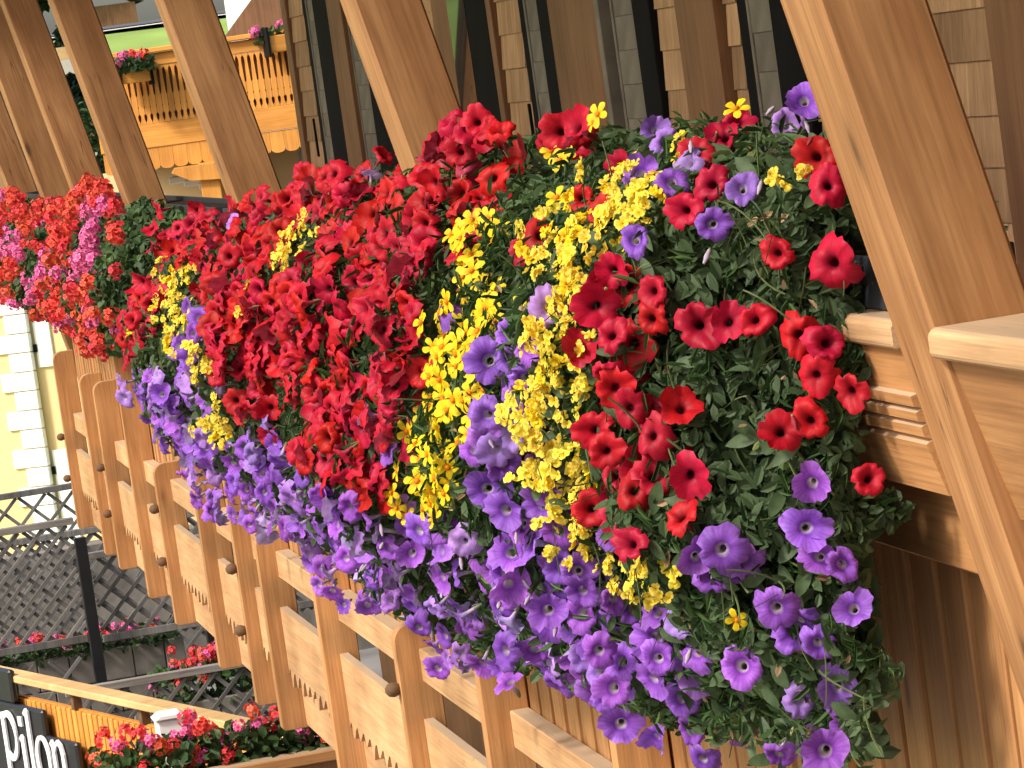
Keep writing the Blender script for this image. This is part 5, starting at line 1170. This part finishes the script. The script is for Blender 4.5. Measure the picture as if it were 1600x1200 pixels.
# hanging stems, a few buds
for key in keys:
    root, pts = roots[key]; nm = PLANTS[key][0]
    V, F = [], []
    def stem(p, q, sag, r0=.0028, n=7):
        b0 = len(V)
        for k in range(n + 1):
            t = k / n; c = Vector(p).lerp(Vector(q), t); c += Vector((-.10, 0, .10)) * math.sin(math.pi * t) * sag
            for j in range(4): a = j * math.tau / 4; V.append((c.x + r0 * math.cos(a) - root.location.x, c.y + r0 * math.sin(a) - root.location.y, c.z + r0 * math.sin(a + .7) - root.location.z))
        for k in range(n):
            for j in range(4): F.append((b0 + k * 4 + j, b0 + k * 4 + (j + 1) % 4, b0 + k * 4 + 4 + (j + 1) % 4, b0 + k * 4 + 4 + j))
    for p in rnd.sample(pts, min(len(pts), 18 if my < 9 else 0)):
        n = mound_n(p); q = (p[0] - n.x * .04, p[1] - n.y * .04 + .02, p[2] - n.z * .04)
        stem((1.85, p[1] + rnd.uniform(-.15, .2), -.36), q, rnd.uniform(.1, .6))
    o = pydata('stems', V, F, [stem_m], None); o.parent = root; o['kind'] = 'stuff'
    if nm == 'petunia_plant':
        near = [p for p in pts if p[1] < 9.5]
        for p in rnd.sample(near, min(len(near), 9)):
            d = (Vector((-.3, -.5, -.9)) + rvec(.4)).normalized()
            place('bud', BUD_V if key.startswith('vio') else BUD_R, (p[0] + rnd.uniform(-.03, .02), p[1] + rnd.uniform(-.06, .06), p[2] + rnd.uniform(-.07, .05)), d, rnd.uniform(.010, .015), root)

# foliage: leaves through the depth of the mound, each given to the nearest plant
ALLP = np.array(ALLP); ALLK = np.array(ALLK)
def XIN(z): return 1.76 + min(0, (z + .6) * .12) + .035 * math.sin(z * 21) + .025 * math.sin(z * 47 + 2)
def shell(n, ya, yb, depth, gz=(ztop, zbot), xf=mound_x, rs=nrs):
    P, Nn = [], []
    while len(P) < n:
        Y = rs.uniform(ya, yb); zt, zb = gz[0](Y) - .11 * (.5 + .5 * math.sin(Y * 9.7 + 1)) * (.5 + .5 * math.sin(Y * 4.3 + 2)), gz[1](Y); u = rs.random_sample() ** .9; z = zb + (zt - zb) * u
        X0 = xf(Y, z); X = X0 + depth * rs.random_sample() ** 1.6
        if u > .9: X = rs.uniform(X0, 1.93 if Y < 10 else 1.75)
        elif X > XIN(z) and z < -.48: X = XIN(z) - .05 * rs.random_sample()
        # looser, holed outer layer
        h_ = math.sin(Y * 13 + z * 5 + 1) * math.sin(z * 15 - Y * 4) * math.sin(X * 17 + z * 6 + 2)
        if Y < 9 and (X - X0) < .07 and abs(h_) > .16 and rs.random_sample() < .72: continue
        if Y < 5.75 and abs(math.sin(X * 19) * math.sin(z * 13 + 1)) > .38 and rs.random_sample() < .75: continue
        P.append((X, Y, z)); m = mound_n((X, Y, z)); Nn.append((m.x + rs.normal() * .7, m.y - .3 + rs.normal() * .7, m.z + .25 + rs.normal() * .7))
    return np.array(P), np.array(Nn)
def gtop(Y): return ip(Y, [13.2, 14.5, 17, 22], [-.42, -.30, -.34, -.36]) - .06
def gbot(Y): return ip(Y, [13.2, 14, 15, 17, 19, 22], [-.95, -1.05, -1.1, -1.12, -1.05, -1.05])
def g_x(Y, z):
    zt, zb = gtop(Y), gbot(Y); e = 1 - max(0, (13.8 - Y) / .5) ** 2
    return 1.77 - .33 * e * ip((z - zb) / (zt - zb), MU, MS) * (1 + bump(Y, z))
def fol(P, Nn, S, sel, mat, wid=.55):
    k = np.empty(len(P), int)
    Q = ALLP[sel]; KK = ALLK[sel]
    for a in range(0, len(P), 2000):
        d = ((P[a:a + 2000, None, :] - Q[None]) ** 2).sum(2); k[a:a + 2000] = KK[d.argmin(1)]
    for ki in np.unique(k):
        s = k == ki; cloud_obj('foliage', P[s], Nn[s], S[s], mat, roots[keys[ki]][0], nrs, wid)
main = np.array([not PLANTS[keys[k]][0].startswith('geranium') for k in ALLK])
P1, N1 = shell(14000, 5.55, 7.4, .20); P2, N2 = shell(17000, 7.2, 13.4, .20)
P3, N3 = shell(10000, 5.52, 6.0, .30)
PA = np.concatenate([P1, P2, P3]); NA = np.concatenate([N1, N2, N3])
SA = np.where(PA[:, 1] < 7.3, nrs.uniform(.008, .022, len(PA)), nrs.uniform(.016, .032, len(PA)))
fol(PA, NA, SA, main, leaf_m)
# feathery thin leaves among them
P4, N4 = shell(14000, 5.5, 9.5, .10); P4[:, 0] -= .02; P4[:, 2] += nrs.uniform(0, .03, len(P4))
fol(P4, N4, nrs.uniform(.014, .030, len(P4)), main, leaf_far, .16)
P5, N5 = shell(15000, 13.4, 21.8, .18, (gtop, gbot), g_x)
fol(P5, N5, nrs.uniform(.014, .027, len(P5)), ~main, leaf_far, .9)

# dense inner leaves added at the near end to block light leaking through
P7, N7 = shell(8000, 5.58, 7.0, .26)
P7[:, 0] = np.minimum(P7[:, 0] + .09, 1.72)
fol(P7, N7, nrs.uniform(.02, .034, len(P7)), main, leaf_m)
P6, N6 = shell(420, 5.5, 7.6, .05)
P6[:, 0] -= .012
fol(P6, N6, nrs.uniform(.006, .016, len(P6)), main, dry_m, .5)

# single large leaves at the near end
for key, n, zr in (('red_end', 250, (-.85, -.2)), ('vio_end', 250, (-1.28, -.75)), ('vio_a', 60, (-1.3, -.9))):
    root = roots[key][0]; c = 0
    while c < n:
        Y = 5.5 + (.9 * rnd.random() ** 1.4 if key != 'vio_a' else rnd.uniform(.7, 2.0)); z = rnd.uniform(*zr)
        X = mound_x(Y, z) + rnd.uniform(-.03, .06)
        if Y < 5.8 and rnd.random() < .6: X = rnd.uniform(mound_x(Y, z), XIN(z))
        X = min(X, XIN(z) - .02); Y = max(Y, 5.56)
        n_ = mound_n((X, Y, z)); f = (n_ * .6 + Vector((-.15, -.6, .35)) + rvec(.45)).normalized()
        o = place('leaf', LEAVES[rnd.randrange(6)], (X, Y, z), f, rnd.uniform(.017, .032), root); c += 1

# thin trailing twigs over the near leaves
for key, n in (('red_end', 90), ('vio_end', 45), ('star_end', 30)):
    root = roots[key][0]; V, F = [], []; zr = {'red_end': (-.9, -.25), 'vio_end': (-1.3, -.7), 'star_end': (-.45, -.22)}[key]
    for _ in range(n):
        Y = 5.53 + 1.2 * rnd.random() ** 1.5; z = rnd.uniform(*zr); X = min(mound_x(Y, z) - .01, XIN(z))
        if Y < 5.75: X = rnd.uniform(mound_x(Y, z), XIN(z) - .12)
        d = (Vector((-.2, -.2, -.7 if rnd.random() < .7 else .8)) + rvec(.5)).normalized(); c = Vector((X, Y, z)); g = rvec(.5); b0 = len(V); r_ = rnd.uniform(.0011, .0019); m = 6
        for k in range(m + 1):
            for j in range(3): a = j * math.tau / 3; V.append((c.x + r_ * math.cos(a) - root.location.x, c.y + r_ * math.sin(a) - root.location.y, c.z + r_ * math.cos(a + 1) - root.location.z))
            c = c + d * .018; d = (d + g * .25).normalized()
        for k in range(m):
            for j in range(3): F.append((b0 + k * 3 + j, b0 + k * 3 + (j + 1) % 3, b0 + k * 3 + 3 + (j + 1) % 3, b0 + k * 3 + 3 + j))
    o = pydata('twigs', V, F, [twig_m], None); o.parent = root; o['kind'] = 'stuff'

# geraniums on the terrace: planters by the fences and along the bottom
def bed(lab, x0, x1, y, z, n, cols, h=.16, nl=500, group='geraniums in the terrace planters'):
    t = thing('geranium_bed', lab, 'geranium', ((x0 + x1) / 2, y, z), group)
    for i in range(n):
        me = rnd.choice(cols)
        place('flower_head', me, (rnd.uniform(x0, x1), y + rnd.uniform(-.16, .12), z + h * rnd.uniform(.45, 1.25)), (Vector((-.2, -.5, .7)) + rvec(.3)).normalized(), rnd.uniform(.028, .044), t)
    P = np.stack([nrs.uniform(x0, x1, nl), y + nrs.uniform(-.17, .14, nl), z + h * nrs.uniform(-.15, .9, nl)], 1)
    Nn = nrs.normal(size=(nl, 3)); Nn[:, 2] += .6; Nn[:, 1] -= .5
    cloud_obj('foliage', P, Nn, nrs.uniform(.018, .036, nl), leaf_far, t, nrs, .9)
    return t
bed('pink and red geraniums left of the black fence post', .95, 2.6, 24.6, -3.63, 60, PINK + CORAL, .14, 700)
bed('bright red geraniums under the dark rail right of the black post', 2.2, 3.2, 22.95, -3.80, 46, CORAL + CORAL + PINK, .26, 600)
bed('pink geraniums half hidden by the nearest low balcony fin', 2.7, 3.2, 21.2, -4.02, 16, PINK, .16, 200)
bed('red and pink geraniums in the wooden planter at the bottom', 1.2, 2.33, 15.66, -2.96, 74, CORAL + PINK, .23, 1100)
bed('few pink flowers in the orange window box left of the third post', 3.1, 3.40, 27.8, .32, 14, PINK + CORAL, .10, 160, 'flowers in the orange window boxes')
bed('pink flowers in the orange window box right of the third post', 4.2, 4.50, 27.8, .40, 12, PINK, .10, 160, 'flowers in the orange window boxes')
